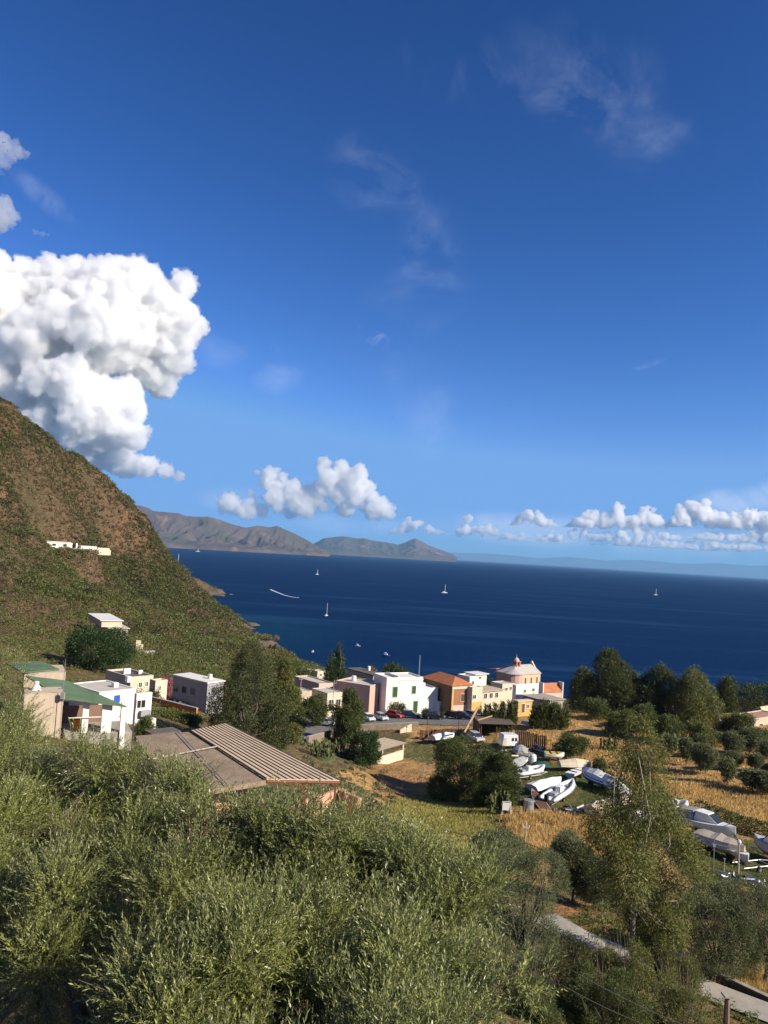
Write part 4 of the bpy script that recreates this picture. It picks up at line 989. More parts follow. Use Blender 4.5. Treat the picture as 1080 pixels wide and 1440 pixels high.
class House:
    """box house; origin at the near bottom corner, +X along the front (right and away), +Y along the left flank (left and away)"""
    def __init__(s, name, label, cat, corner, w, d, h, yaw, wall, roof=ROOFC, parapet=.25, skirt=2.0, group=None, roofkind='flat', rise=1.4, over=.25, lean=0):
        s.o = Vector(corner); s.w, s.d, s.h, s.yaw = w, d, h, yaw
        s.t = thing(name, label, cat, tuple(corner), yaw, group)
        MB().box(0, w, 0, d, -skirt, h).build('wall', wall, s.t)
        if roofkind == 'flat':
            if parapet:
                p = MB(); e = .003; q = .22
                p.box(-e, w + e, -e, q, h, h + parapet).box(-e, w + e, d - q, d + e, h, h + parapet).box(-e, q, q, d - q, h, h + parapet).box(w - q, w + e, q, d - q, h, h + parapet)
                p.build('parapet', wall, s.t)
                MB().box(q, w - q, q, d - q, h + .003, h + .07).build('roof', roof, s.t)
            else:
                MB().box(-over, w + over, -over, d + over, h + .003, h + .2).build('roof', roof, s.t)
        elif roofkind == 'hip':
            v = over; m_ = min(w, d) / 2
            r1, r2 = ((w / 2, m_), (w / 2, d - m_)) if d > w else ((m_, d / 2), (w - m_, d / 2))
            V = [(-v, -v, h + .01), (w + v, -v, h + .01), (w + v, d + v, h + .01), (-v, d + v, h + .01), (r1[0], r1[1], h + rise), (r2[0], r2[1], h + rise)]
            Fs = [(0, 1, 4), (1, 2, 5, 4), (2, 3, 5), (3, 0, 4, 5), (3, 2, 1, 0)] if d > w else [(0, 1, 5, 4), (1, 2, 5), (2, 3, 4, 5), (3, 0, 4), (3, 2, 1, 0)]
            MB().add(V, Fs).build('roof', roof, s.t)
        elif roofkind == 'gable':      # ridge along X
            v = over
            for sgn in (0, 1):
                y0, y1 = (-v, d / 2) if sgn == 0 else (d / 2, d + v)
                z0, z1 = (h - .05, h + rise) if sgn == 0 else (h + rise, h - .05)
                MB().slab([(-v, y0, z0 + .15), (w + v, y0, z0 + .15), (w + v, y1, z1 + .15), (-v, y1, z1 + .15)], .15).build('roof', roof, s.t)
            for x0, x1 in ((.0, .2), (w - .2, w)):
                MB().loft([[(x0, .1, h), (x0, d - .1, h), (x0, d / 2, h + rise - .05)], [(x1, .1, h), (x1, d - .1, h), (x1, d / 2, h + rise - .05)]]).build('gable_wall', wall, s.t)
        elif roofkind == 'shed':       # low at the front
            v = over
            MB().slab([(-v, -v, h + .1), (w + v, -v, h + .1), (w + v, d + v, h + rise + .1), (-v, d + v, h + rise + .1)], .14).build('roof', roof, s.t)
            MB().add([(0, .02, h), (0, d, h), (0, d, h + rise - .06), (w, .02, h), (w, d, h), (w, d, h + rise - .06)], [(0, 2, 1), (3, 4, 5), (1, 2, 5, 4), (0, 3, 5, 2)]).build('gable_wall', wall, s.t)
    def face(s, px, py, side='front'):
        """local (u, z) of the pixel on the front (y=0) or left flank (x=0)"""
        d = Vector(ray(px, py)); M = Matrix.Rotation(-s.yaw, 3, 'Z'); c = M @ (Vector(CAM) - s.o); d = M @ d
        k = (-c.y / d.y) if side == 'front' else (-c.x / d.x)
        q = c + d * k
        return (q.x, q.z) if side == 'front' else (q.y, q.z)
    def window(s, px, py, wpx, hpx, side='front', kind='pane', frame=WHITE, fill=None, sill=True, name='window'):
        u0, z1 = s.face(px - wpx / 2, py - hpx / 2, side); u1, z0 = s.face(px + wpx / 2, py + hpx / 2, side)
        if u0 > u1: u0, u1 = u1, u0
        z0 = max(z0, .02); z1 = min(max(z1, z0 + .4), s.h - .12)
        u0 = max(u0, .1); u1 = min(max(u1, u0 + .35), (s.w if side == 'front' else s.d) - .08)
        return s.win(u0, u1, z0, z1, side, kind, frame, fill, sill, name)
    def win(s, u0, u1, z0, z1, side='front', kind='pane', frame=WHITE, fill=None, sill=True, name='window'):
        if u1 - u0 < .2 or z1 - z0 < .2: return
        f = .09
        def bx(mb, a0, a1, b0, b1, dp0, dp1):
            if side == 'front': mb.box(a0, a1, -dp1, -dp0, b0, b1)
            else: mb.box(-dp1, -dp0, a0, a1, b0, b1)
        fr = MB(); bx(fr, u0 - f, u1 + f, z1, z1 + f, -.02, .075); bx(fr, u0 - f, u0, z0, z1, -.02, .075); bx(fr, u1, u1 + f, z0, z1, -.02, .075)
        bx(fr, u0 - f - (.08 if sill else 0), u1 + f + (.08 if sill else 0), z0 - f, z0, -.02, .12 if sill else .075)
        w_ = fr.build(name, frame, s.t)
        if kind == 'pane':
            g = MB(); bx(g, u0 + .003, u1 - .003, z0 + .003, z1 - .003, -.02, .012); g.build('pane', fill or GLASS, w_)
            g = MB(); bx(g, (u0 + u1) / 2 - .03, (u0 + u1) / 2 + .03, z0 + .004, z1 - .004, .014, .035); g.build('glazing_bar', frame, w_)
        else:
            c = (u0 + u1) / 2
            for a0, a1 in ((u0 + .004, c - .006), (c + .006, u1 - .004)):
                g = MB(); bx(g, a0, a1, z0 + .004, z1 - .004, -.02, .03); k = max(3, int((z1 - z0) / .16))
                for i in range(k): zz = z0 + .06 + (z1 - z0 - .12) * i / k; bx(g, a0 + .05, a1 - .05, zz, zz + .07, .032, .055)
                g.build('shutter' if name == 'window' else 'leaf', fill or GREENSH, w_)
        return w_
    def add(s, name, mb, m_): return mb.build(name, m_, s.t)

def house_px(name, label, xc, yb, yt, xl, xr, Y, yaw, wall, cat='house', **kw):
    c = P(xc, yb, Y); a = R_(yaw)
    kw.setdefault('skirt', max(2.0, c[2] - g1(c[0], c[1]) + 1.0))
    def solve(dirv, xt):
        lo, hi = .2, 60.
        for _ in range(40):
            m_ = .5 * (lo + hi); p = c + np.array([dirv[0] * m_, dirv[1] * m_, 0]); x = proj(p)[0]
            if (x < xt) == (dirv[0] > 0): lo = m_
            else: hi = m_
        return .5 * (lo + hi)
    w = solve((math.cos(a), math.sin(a)), xr) if xr > xc else kw.pop('w')
    d = solve((-math.sin(a), math.cos(a)), xl) if xl < xc else kw.pop('d')
    kw.pop('w', 0); kw.pop('d', 0)
    h = P(xc, yt, Y)[2] - c[2]
    return House(name, label, cat, tuple(c), w, d, h, a, wall, **kw)

YW = 38
# pink house, white house, annex, brown house along the street
pk = house_px('pink_house', 'pink flat roofed house with a long shaded flank on the street', 518, 1006, 966, 469, 540, 172, 62, PINK, parapet=.3)
pk.window(533, 984, 3, 12, kind='pane', frame=PALEPINK); pk.add('pilaster', MB().box(pk.w * .42, pk.w * .42 + .35, -.12, -.003, -1, pk.h), PALEPINK)
pk.add('water_tank', MB().lathe([(0, pk.h + 1.3), (.5, pk.h + 1.25), (.55, pk.h + .3), (.5, pk.h + .08), (0, pk.h + .075)][::-1], 10, (pk.w * .5, pk.d * .7)), WHITE)
wc = Vector(P(541, 1007, 173)); YH = 27
wh = House('white_house', 'two storey white house with green shutters behind the parked cars', 'house', tuple(wc), 9.3, 6.5, P(541, 955, 173)[2] - wc.z, R_(YH), WHITE, roof=ROOFW, parapet=.35)
for px, py, w_, h_ in ((555.5, 973, 5.6, 14), (582, 970, 4.6, 10.5)): wh.window(px, py, w_, h_, kind='shutter', frame=CREAM)
wh.window(556.5, 993, 6, 12, kind='shutter', frame=CREAM, fill=mat('grey brown shutter', (.25, .20, .15), .8)); wh.window(584, 994, 5, 16, kind='shutter', frame=CREAM, name='door', sill=False)
wh.add('cornice', MB().box(-.08, wh.w + .08, -.12, -.003, wh.h - .35, wh.h - .12), WHITE)
wh.add('roof_terrace_wall', MB().box(3.0, 3.2, .3, 6.1, wh.h + .08, wh.h + .6), WHITE)
ac = wc + Matrix.Rotation(R_(YH), 3, 'Z') @ Vector((wh.w + .02, .25, 0))
an = House('white_annex', 'low white annex between the shuttered white house and the brown house', 'house', tuple(ac), 4.3, 5.5, 5.6, R_(YH), WHITE, roof=ROOFW, parapet=.3)
an.add('roof_hatch', MB().box(1.5, 2.6, 3, 4.2, an.h + .08, an.h + .9), WHITE)
gc = ac + Matrix.Rotation(R_(YH), 3, 'Z') @ Vector((an.w + .03, -.5, 0))
gt = House('gate_house', 'small white gate block with a grey door beside the annex', 'gate', tuple(gc), 1.6, 1.2, 2.6, R_(YH), WHITE, parapet=0, over=.06, roof=ROOFW)
gt.win(.45, 1.35, .05, 2.1, kind='shutter', frame=WHITE, fill=STEEL, sill=False, name='door')
br = house_px('brown_house', 'brown orange house with terracotta hip roof and a cream framed window', 634, 1008, 964.5, 592, 662, 176, 32, BRICKP, roof=TILE, roofkind='hip', rise=1.7, over=.4)
br.add('base_band', MB().box(-.03, br.w + .03, -.035, -.003, -1, br.h * .36), PALEPINK)
br.add('corner_pilaster', MB().box(-.05, .45, -.06, -.036, -1, br.h - .02), YELLOW); br.add('corner_pilaster', MB().box(br.w - .4, br.w + .05, -.06, -.036, br.h * .36 + .003, br.h - .02), CREAM)
br.add('flank_wall', MB().box(-.05, -.003, .46, br.d, -2, br.h - .02), mat('dark brown flank', (.20, .125, .085), .95, .8, .4, bump=.5, bscale=3)); br.add('cornice', MB().box(-.1, br.w + .1, -.16, -.062, br.h - .75, br.h - .1), CREAM)  # thin panel gives the left flank a darker brown than the front
br.window(650.5, 981, 4.5, 10, kind='shutter', frame=CREAM, fill=BROWNW)
ex = house_px('yellow_fronted_house', 'low house with yellow lower wall and cream top joined to the brown house', 662.5, 1004, 968, 655, 677, 177, YW, CREAM, roof=ROOFC, parapet=.25)
ex.add('base_band', MB().box(-.03, ex.w + .03, -.035, -.003, -1, ex.h * .45), YELLOW); ex.window(667, 980, 4, 5)
# low beige houses at the bend of the street
l1 = house_px('low_house', 'low beige house with a plain lit wall left of the street bend', 416, 1000, 974, 402, 437, 165, YW, BEIGE, parapet=.2); l1.window(410, 984, 4, 6, side='left'); l1.window(428, 986, 3.5, 7)
l2 = house_px('low_house', 'low house with open porch and whitish front beside the round street tree', 459, 1000, 976, 437, 480, 166, YW, CREAM, parapet=.2); l2.win(l2.w * .12, l2.w * .45, .1, 2.3, name='door', fill=DARK, sill=False); l2.win(l2.w * .6, l2.w * .9, .1, 2.3, name='door', fill=DARK, sill=False)
l3 = house_px('low_house', 'wide low house with dark shaded flank and pinkish roof edge behind the porch house', 447, 988, 963, 412, 467, 182, YW, PALEPINK, parapet=.3); l3.window(430, 972, 4, 6, side='left'); l3.window(456, 972, 3.5, 6)
l4 = house_px('roof_house', 'house with dark grey flat roof behind the pink house', 524, 968, 950, 488, 541, 198, YW, CREAM, roof=ROOFD, parapet=0, over=.3); l4.window(532, 957, 3.5, 4)
l4.add('chimney', MB().box(3, 3.6, 6, 6.6, l4.h + .2, l4.h + 1.3), WHITE)
l5 = house_px('cottage', 'tiny cottage with orange tiled roof near the round pine', 521, 951, 943, 514, 529, 232, YW, WHITE, roof=TILE, roofkind='hip', rise=1.1, over=.25, cat='cottage'); l5.window(524, 947, 2.5, 3)
l6 = house_px('cottage', 'cream cottage on the shore left of the tall conifer', 446, 954, 945, 438, 457, 245, YW, CREAM, cat='cottage', parapet=.2); l6.window(451, 949, 2.5, 3)
l7 = house_px('cottage', 'smaller white cottage on the shore beyond the cream one', 436, 951, 943, 430, 441, 258, YW, WHITE, cat='cottage', parapet=.2); l7.window(438, 947, 2, 3)
l7b = house_px('cottage', 'flat white cottage between the conifers and the dark grey roof', 494, 958, 948, 486, 504, 215, YW, WHITE, cat='cottage', parapet=.2); l7b.window(498, 953, 2.5, 3)
# houses towards the church
l8 = house_px('white_house', 'white cube house right behind the terracotta hip roof', 660, 968, 953, 643, 671, 192, YW, WHITE, roof=ROOFC, parapet=.25); l8.window(665, 960, 2.8, 4)
l9 = house_px('white_house', 'flat house with bright white overhanging roof left of the dark tree', 668, 958, 949, 655, 684, 208, YW, WHITE, roof=ROOFW, parapet=0, over=.5); l9.window(675, 953, 3, 3)
l10 = house_px('low_house', 'long low house with tan roof behind the yellow fronted house', 676, 986, 973, 654, 706, 184, YW, CREAM, roof=mat('tan roof coating', (.52, .40, .29), .9, .4, .2), parapet=0, over=.4)
for i in range(3): l10.win(1 + i * 1.9, 2 + i * 1.9, .5, 1.7)
l11 = house_px('low_house', 'low whitewashed house with ledges before the church', 706, 975, 963, 690, 723, 200, YW, CREAM, parapet=.2); l11.window(712, 969, 3, 4); l11.window(718, 968, 2.5, 4)
l12 = house_px('long_white_house', 'long low white house in front of the church apse', 725, 984, 965, 720, 763, 190, YW - 8, WHITE, roof=ROOFC, parapet=.25)
l12.window(750, 970, 3, 4); l12.window(738, 972, 2.4, 4)
l13 = house_px('pink_white_house', 'pale pink house with red tiled roof between white end walls', 763.5, 986, 974, 758, 790, 186, YW - 10, PALEPINK, roof=TILE, roofkind='shed', rise=1.9, over=.1)
for x0 in (-.24, l13.w + .003): l13.add('end_wall', MB().box(x0, x0 + .24, -.1, l13.d + .1, -1.5, l13.h + 2.3), WHITE)
l13.window(770, 979, 3, 3.5); l13.window(782, 981, 4, 3, fill=DARK)
l14 = house_px('grey_roofed_shed', 'grey roofed shed below the pale pink house', 764, 996, 986, 735, 793, 176, YW - 5, CONC, roof=CONC, parapet=0, over=.3, cat='shed'); l14.win(1, 2, .3, 1.8, fill=DARK, name='door', sill=False)
l15 = house_px('yellow_hut', 'bright yellow hut among the tall canes', 728, 1003, 987, 722, 748, 163, YW - 8, YELLOW, roof=CREAM, parapet=0, over=.15, cat='hut'); l15.win(1.0, 1.8, .05, 1.9, fill=BROWNW, kind='shutter', name='door', sill=False); l15.win(2.4, 3.0, .9, 1.7)
# church
CHB = PALEPINK; CHURCHROOF = mat('grey church roof', (.50, .46, .42), .9, .5, .25)
ch = house_px('church', 'small pinkish church with round apse and belfry above the village', 722, 972, 950, 697, 759, 218, YW, plaster('peach church plaster', (.70, .50, .33), (.5, .34, .24)), cat='church', roof=CHURCHROOF, parapet=0, over=.2)
ap = MB(); ap.lathe([(2.6, -1.5), (2.6, ch.h + .15), (2.8, ch.h + .22), (2.8, ch.h + .42)], 14, (1.2, 1.2)); ap.build('apse', PINK, ch.t, smooth=False)
ch.add('apse_roof', MB().lathe([(2.95, ch.h + .43), (1.6, ch.h + 1.1), (.02, ch.h + 1.6)], 14, (1.2, 1.2)), CHURCHROOF)
rf = MB(); W_, D_, H_ = ch.w, min(ch.d, 9.0), ch.h
rf.add([(-.2, -.2, H_ + .21), (W_ + .2, -.2, H_ + .21), (W_ + .2, D_, H_ + .21), (-.2, D_, H_ + .21), (W_ * .35, D_ * .5, H_ + 2.3), (W_ + .2, D_ * .5, H_ + 2.3)], [(0, 1, 5, 4), (1, 2, 5), (2, 3, 4, 5), (3, 0, 4)])
ch.add('roof', rf, CHURCHROOF)
ch.add('facade_gable', MB().loft([[(W_ - .2, 1.0, H_ + .2), (W_ - .2, D_ - 1.0, H_ + .2), (W_ - .2, D_ * .5, H_ + 3.2)], [(W_ + .25, 1.0, H_ + .2), (W_ + .25, D_ - 1.0, H_ + .2), (W_ + .25, D_ * .5, H_ + 3.2)]]), CREAM)
ch.add('side_roof', MB().slab([(-.1, D_ + .01, H_ + .9), (5, D_ + .01, H_ + .9), (5, ch.d + 4, H_ + .3), (-.1, ch.d + 4, H_ + .3)], .2), TILE)
for i, u in enumerate((.40, .62, .84)): ch.win(W_ * u, W_ * u + .65, H_ * .38, H_ * .80, frame=CREAM, fill=mat('brown louvre', (.22, .12, .06), .8), kind='shutter')
tx, ty, tz = W_ * .40, D_ * .5, H_ + 1.0; tw = .85
tb = MB(); tb.box(tx - tw, tx + tw, ty - tw, ty + tw, tz, tz + .9)
for sx_ in (-1, 1):
    for sy_ in (-1, 1): tb.box(tx + sx_ * tw - (.38 if sx_ > 0 else 0), tx + sx_ * tw + (.38 if sx_ < 0 else 0), ty + sy_ * tw - (.38 if sy_ > 0 else 0), ty + sy_ * tw + (.38 if sy_ < 0 else 0), tz + .9, tz + 2.2)
tb.box(tx - tw - .15, tx + tw + .15, ty - tw - .15, ty + tw + .15, tz + 2.2, tz + 2.4)
ch.add('bell_tower', tb, mat('red belfry plaster', (.52, .22, .13), .9, 1, .25))
ch.add('belfry_core', MB().box(tx - .25, tx + .25, ty - .25, ty + .25, tz + .9, tz + 2.2), DARK)
ch.add('dome', MB().lathe([(.85, tz + 2.4), (.8, tz + 2.75), (.55, tz + 3.1), (.22, tz + 3.35), (.08, tz + 3.6), (.02, tz + 4.5)], 12, (tx, ty)), PALEPINK)
# beige houses at the right edge
r1 = house_px('beige_house', 'long beige flat roofed house cut by the right edge', 1058, 1031, 1013, 1027, 1100, 158, YW, BEIGE, roof=mat('reddish roof coating', (.40, .24, .17), .9, .4, .3), parapet=.25); r1.window(1070, 1021, 4, 6)
r2 = house_px('beige_house', 'beige gabled house behind the long flat one at the right edge', 1074, 1016, 1006, 1064, 1100, 170, YW, BEIGE, roof=RIBBED, roofkind='gable', rise=1.6); r2.window(1078, 1011, 3, 4)
# houses on the left slope
gh = house_px('grey_house', 'grey house with three windows and pale flat roof left of the dense eucalypt', 289, 1003, 961, 241, 312, 118, 52, GREYP, roof=ROOFW, parapet=0, over=.15)
for px, py in ((247.5, 968), (259, 970), (271, 972.5)): gh.window(px, py, 5, 10, side='left', frame=GREYP)
gh.add('roof_vent', MB().box(2, 2.5, 2, 2.5, gh.h + .2, gh.h + .9), WHITE)
ob = P(277, 1003, 108); o2 = P(214, 987, 113); v_ = Vector(o2 - ob); ow = thing('terrace_wall', 'orange terrace wall below the grey house', 'wall', tuple(ob), math.atan2(v_.y, v_.x)); ln_ = math.hypot(v_.x, v_.y)
om = MB(); om.add([(0, -.15, -3), (ln_, -.15, -3), (ln_, .15, -3), (0, .15, -3), (0, -.15, .6), (ln_, -.15, .6 + v_.z), (ln_, .15, .6 + v_.z), (0, .15, .6)], [(3, 2, 1, 0), (4, 5, 6, 7), (0, 1, 5, 4), (1, 2, 6, 5), (2, 3, 7, 6), (3, 0, 4, 7)]); om.build('wall', ORANGE, ow)
om = MB(); om.add([(0, -.2, .62), (ln_, -.2, .62 + v_.z), (ln_, .2, .62 + v_.z), (0, .2, .62), (0, -.2, .74), (ln_, -.2, .74 + v_.z), (ln_, .2, .74 + v_.z), (0, .2, .74)], [(3, 2, 1, 0), (4, 5, 6, 7), (0, 1, 5, 4), (1, 2, 6, 5), (2, 3, 7, 6), (3, 0, 4, 7)]); om.build('coping', GREYP, ow)
cw = house_px('cream_house', 'cream roofless house above the white building with blue window', 181, 992, 955, 146, 213, 122, 48, CREAM, roof=ROOFD, parapet=.35); cw.window(197, 963, 4, 6, fill=DARK); cw.window(206, 962, 3, 6, fill=DARK)
cw.add('ruined_wall', MB().box(1, 2.2, cw.d * .5, cw.d * .5 + .3, cw.h + .1, cw.h + 1.0), WHITE); cw.add('ruined_wall', MB().box(3.2, 3.9, cw.d * .4, cw.d * .4 + .3, cw.h + .1, cw.h + .7), WHITE)
cw2 = house_px('cream_house', 'little cream block between the bougainvillea and the white tower block', 216, 995, 959, 208, 233, 118, 48, CREAM, roof=ROOFW, parapet=.2); cw2.window(224, 968, 3, 6, fill=DARK)
bw = house_px('white_house', 'white house with one blue window and broad pale flat roof', 136, 1022, 975, 95, 188, 88, 50, WHITE, roof=ROOFC, parapet=.15); bw.window(164, 983, 8, 10, kind='shutter', frame=WHITE, fill=BLUEP)
bw.add('skylight', MB().box(3, 3.6, 2, 2.6, bw.h + .08, bw.h + .6), WHITE); bw.add('chimney', MB().box(6, 6.5, 4, 4.6, bw.h + .08, bw.h + .8), WHITE)
bt = house_px('white_block', 'tall narrow white block with a dark balcony right of the blue window', 187, 1046, 978, 184, 209, 84, 46, WHITE, roof=ROOFW, parapet=.2); bt.window(197, 990, 13, 9, fill=DARK); bt.add('balcony', MB().box(.4, bt.w - .3, -.5, -.1, 2.9, 3.5), GREYP)
bt.add('stair_wall', MB().box(bt.w + .003, bt.w + 1.0, .5, 3, -2, bt.h * .45), WHITE)
lean = house_px('lean_to', 'dark roofed lean-to at the foot of the tall narrow white block', 214, 1046, 1034, 205, 250, 82, 40, CONC, roof=ROOFD, parapet=0, over=.2, cat='shed'); lean.win(.5, 1.4, .2, .9, fill=DARK, sill=False)
# green roofed house
gp = P(86, 1020, 72); ga = R_(26)
g = thing('green_roofed_house', 'beige house with two green sheet roofs and a pillared porch', 'house', tuple(gp), ga)
M3 = Matrix.Rotation(-ga, 3, 'Z')
def loc_of(px, py, Y): return M3 @ Vector(P(px, py, Y) - gp)
MB().box(-3.3, 0, 0, 3.2, -3, 2.95).build('front_wall', BEIGE, g)
ua, ub = loc_of(34, 950, 78.5), loc_of(92, 948, 80.5)
uz = min(loc_of(32, 945, 78).z, loc_of(84, 941, 81).z) - .16
MB().box(ua.x, ub.x, ua.y, ua.y + 5, -3, uz).build('upper_wall', BEIGE, g)
MB().slab([tuple(loc_of(86, 981, 71.6)), tuple(loc_of(178, 993, 74)), tuple(loc_of(95, 957, 79)), tuple(loc_of(36, 950, 77))], .12).build('porch_roof', GREENROOF, g)
MB().slab([tuple(loc_of(32, 945, 78)), tuple(loc_of(84, 941, 81)), tuple(loc_of(58, 929, 86)), tuple(loc_of(8, 932, 84))], .12).build('upper_roof', GREENROOF, g)
for px, w_ in ((120, .55), (150, .9), (173, .45)):
    q = loc_of(px, 1005, 73.6 + (px - 120) * .02); e = loc_of(px, 986 + (px - 120) * .09, 73.6)
    MB().box(q.x - w_ / 2, q.x + w_ / 2, q.y - .3, q.y + .3, -3, e.z - .05).build('pillar', WHITE, g)
MB().box(.3, 5.0, 5.0, 5.3, -3, .7).build('porch_back_wall', mat('brown porch wall', (.28, .17, .12), .9), g)
MB().box(.4, 6.4, .2, 4.9, -3, -.9).build('porch_floor', CONC, g)
MB().box(.6, 6.2, .25, .33, .55, .62).build('porch_rail', WHITE, g)
q = loc_of(50, 978, 72.6); MB().lathe([(.5, 2.96), (.42, q.z + .6), (.22, q.z + 1.0), (.22, q.z + 1.3), (0, q.z + 1.31)], 10, (q.x, q.y)).build('chimney', WHITE, g)
q = loc_of(90, 1008, 73.0); MB().box(1.2, 2.0, 1.5, 2.2, -.9, .1).build('orange_cushion', ORANGE, g)
# ribbed roof house
A_, B_, C_, D_p, E_, F_ = P(317, 1017, 54), P(477, 1097, 44), P(375, 1095, 41.5), P(268, 1027, 52), P(190, 1034, 50), P(250, 1125, 40)
def on_plane(px, py, a, b, c):
    n = np.cross(b - a, c - a); d = ray(px, py); return CAM + d * (((a - CAM) @ n) / (d @ n))
A_ = on_plane(317, 1017, B_, C_, D_p); F_ = on_plane(246, 1118, C_, D_p, E_)
ro = (A_ + B_ + C_ + D_p) / 4; ro[2] = g1(ro[0], ro[1])
rh = thing('ribbed_roof_house', 'house with ribbed tan sheet roof over a porch, just beyond the big olive', 'house', tuple(ro))
L_ = lambda p: tuple(np.asarray(p) - ro)
MB().slab([L_(C_), L_(B_), L_(A_), L_(D_p)], .05).build('ribbed_roof', RIBBED, rh)
rb = MB()
for i in range(12):
    f = i / 11.; p0 = C_ + (B_ - C_) * f; p1 = D_p + (A_ - D_p) * f; u = (B_ - C_) / np.linalg.norm(B_ - C_) * .055
    up = np.array([0, 0, .045]); lo = np.array([0, 0, .004])
    rb.add([L_(p0 - u + lo), L_(p0 + u + lo), L_(p1 + u + lo), L_(p1 - u + lo), L_(p0 - u * .5 + up), L_(p0 + u * .5 + up), L_(p1 + u * .5 + up), L_(p1 - u * .5 + up)], [(3, 2, 1, 0), (4, 5, 6, 7), (0, 1, 5, 4), (1, 2, 6, 5), (2, 3, 7, 6), (3, 0, 4, 7)])
rb.build('roof_ribs', mat('dark rib edge', (.20, .14, .10), .8, 1, .4), rh)
dz = np.array([0, 0, -.03])
MB().slab([L_(F_ + dz), L_(C_ + dz * 3), L_(D_p + dz * 3), L_(E_ + dz)], .25).build('cement_roof', mat('grey cement roof', (.40, .30, .205), .95, .45, .5, .1, bump=.4, bscale=1.5, streak=(.16, .13, .11)), rh)
s0 = E_ * .52 + F_ * .48; s1 = D_p * .6 + C_ * .4; MB().tube([L_(s0 + [0, 0, .04]), L_(s1 + [0, 0, .04])], .045, 5).build('roof_seam', CONC, rh)
s0 = D_p * .75 + E_ * .25; s1 = C_ * .55 + F_ * .45; MB().tube([L_(s0 + [0, 0, .045]), L_(s1 + [0, 0, .045])], .03, 5).build('roof_pipe', STEEL, rh)
wl = MB(); wl.prism([L_(F_ + (E_ - F_) * .04)[:2], L_(C_ + (D_p - C_) * .2)[:2], L_(D_p)[:2], L_(E_ + (F_ - E_) * .03)[:2]], -4, min(L_(C_)[2], L_(F_)[2], L_(E_)[2]) - .42); wl.build('wall', SALMON, rh)
ed = MB(); ed.tube([L_(C_ + [0, 0, -.14]), L_(B_ + [0, 0, -.14])], .075, 6); ed.tube([L_(B_ + [0, 0, -.14]), L_(A_ + [0, 0, -.14])], .06, 6); ed.build('roof_beam', mat('red brown timber', (.26, .10, .06), .85, 2, .4), rh)
for px, py, Yp, r_ in ((428, 1099, 42.9, .13), (472, 1099, 43.9, .06)):
    q = P(px, py, Yp); MB().box(*(L_(q)[0] + np.array([-r_, r_])), *(L_(q)[1] + np.array([-r_, r_])), -3.5, L_(q)[2] - .1).build('post', MATS['red brown timber'], rh)
q0, q1, q2 = P(398, 1112, 44), P(480, 1106, 46.5), P(500, 1118, 46)
pw = MB(); 
for a_, b_ in ((P(405, 1132, 42.6), P(476, 1110, 47)), (P(476, 1110, 47), P(506, 1122, 44.5))):
    n_ = np.array([-(b_ - a_)[1], (b_ - a_)[0], 0]); n_ = n_ / np.linalg.norm(n_) * .12
    pw.add([L_(a_ - n_ - [0, 0, 4]), L_(b_ - n_ - [0, 0, 4]), L_(b_ + n_ - [0, 0, 4]), L_(a_ + n_ - [0, 0, 4]), L_(a_ - n_), L_(b_ - n_), L_(b_ + n_), L_(a_ + n_)], [(3, 2, 1, 0), (4, 5, 6, 7), (0, 1, 5, 4), (1, 2, 6, 5), (2, 3, 7, 6), (3, 0, 4, 7)])
pw.build('porch_wall', SALMON, rh)
q = P(484, 1112, 44.6); tg = thing('folded_parasol', 'folded red parasol leaning at the porch wall of the ribbed roof house', 'parasol', tuple(q))
MB().lathe([(.02, .05), (.10, -.05), (.17, -.35), (.14, -.5)], 9).build('canopy', mat('red cloth', (.26, .06, .04), .9), tg); MB().cyl(0, 0, -2.5, .1, .025).build('pole', BROWNW, tg)
sw = P(528, 1128, 38); sw2 = P(498, 1132, 39); n_ = np.array([0, .12, 0]); so = thing('garden_wall', 'broken salmon garden wall right of the ribbed roof porch', 'wall', tuple(sw))
wv = MB(); wv.add([tuple(p - sw) for p in (sw2 - n_ - [0, 0, 4], sw - n_ - [0, 0, 4], sw + n_ - [0, 0, 4], sw2 + n_ - [0, 0, 4], sw2 - n_ - [0, 0, .25], sw - n_, sw + n_, sw2 + n_ - [0, 0, .25])], [(3, 2, 1, 0), (4, 5, 6, 7), (0, 1, 5, 4), (1, 2, 6, 5), (2, 3, 7, 6), (3, 0, 4, 7)]); wv.build('wall', SALMON, so)
# villa and house on the hill
vb = VILLA; vy = vb[1]; m_px = vy / F_PX
vyaw = VILLA_YAW; m_px = m_px / math.cos(vyaw + R_(22)) * .92
vt = thing('hillside_villa', 'long white villa with terraces high on the bare hillside', 'villa', tuple(vb), vyaw)
def vbox(name, x0, x1, y0, y1, dep0, dep1, m_): return MB().box((x0 - 93) * m_px, (x1 - 93) * m_px, dep0 + 3.5, dep1 + 3.5, (778 - y1) * vy / F_PX * .8, (778 - y0) * vy / F_PX * .8).build(name, m_, vt)
vbox('terrace_wall', 62, 126, 774, 784, -1.5, 9, CREAM); vbox('wing', 62, 83, 769.5, 773.9, 3, 8, WHITE); vbox('wing', 92, 106, 765, 773.9, 3, 10, WHITE); vbox('wing', 110, 119, 769, 773.9, 1, 9, WHITE)
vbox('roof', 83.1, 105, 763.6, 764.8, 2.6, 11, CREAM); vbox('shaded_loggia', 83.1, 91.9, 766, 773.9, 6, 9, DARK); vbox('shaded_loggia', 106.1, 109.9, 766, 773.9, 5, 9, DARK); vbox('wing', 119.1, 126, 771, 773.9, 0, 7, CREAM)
for x in (86, 88.5, 108): vbox('column', x, x + .8, 764.9, 773.9, 2.8, 3.1, WHITE)
for x in (66, 72, 78): vbox('window', x, x + 2.2, 770.6, 773, 2.95, 3.0, GLASS)
for x in (95, 101): vbox('window', x, x + 2, 767.5, 771.5, 2.95, 3.0, GLASS)
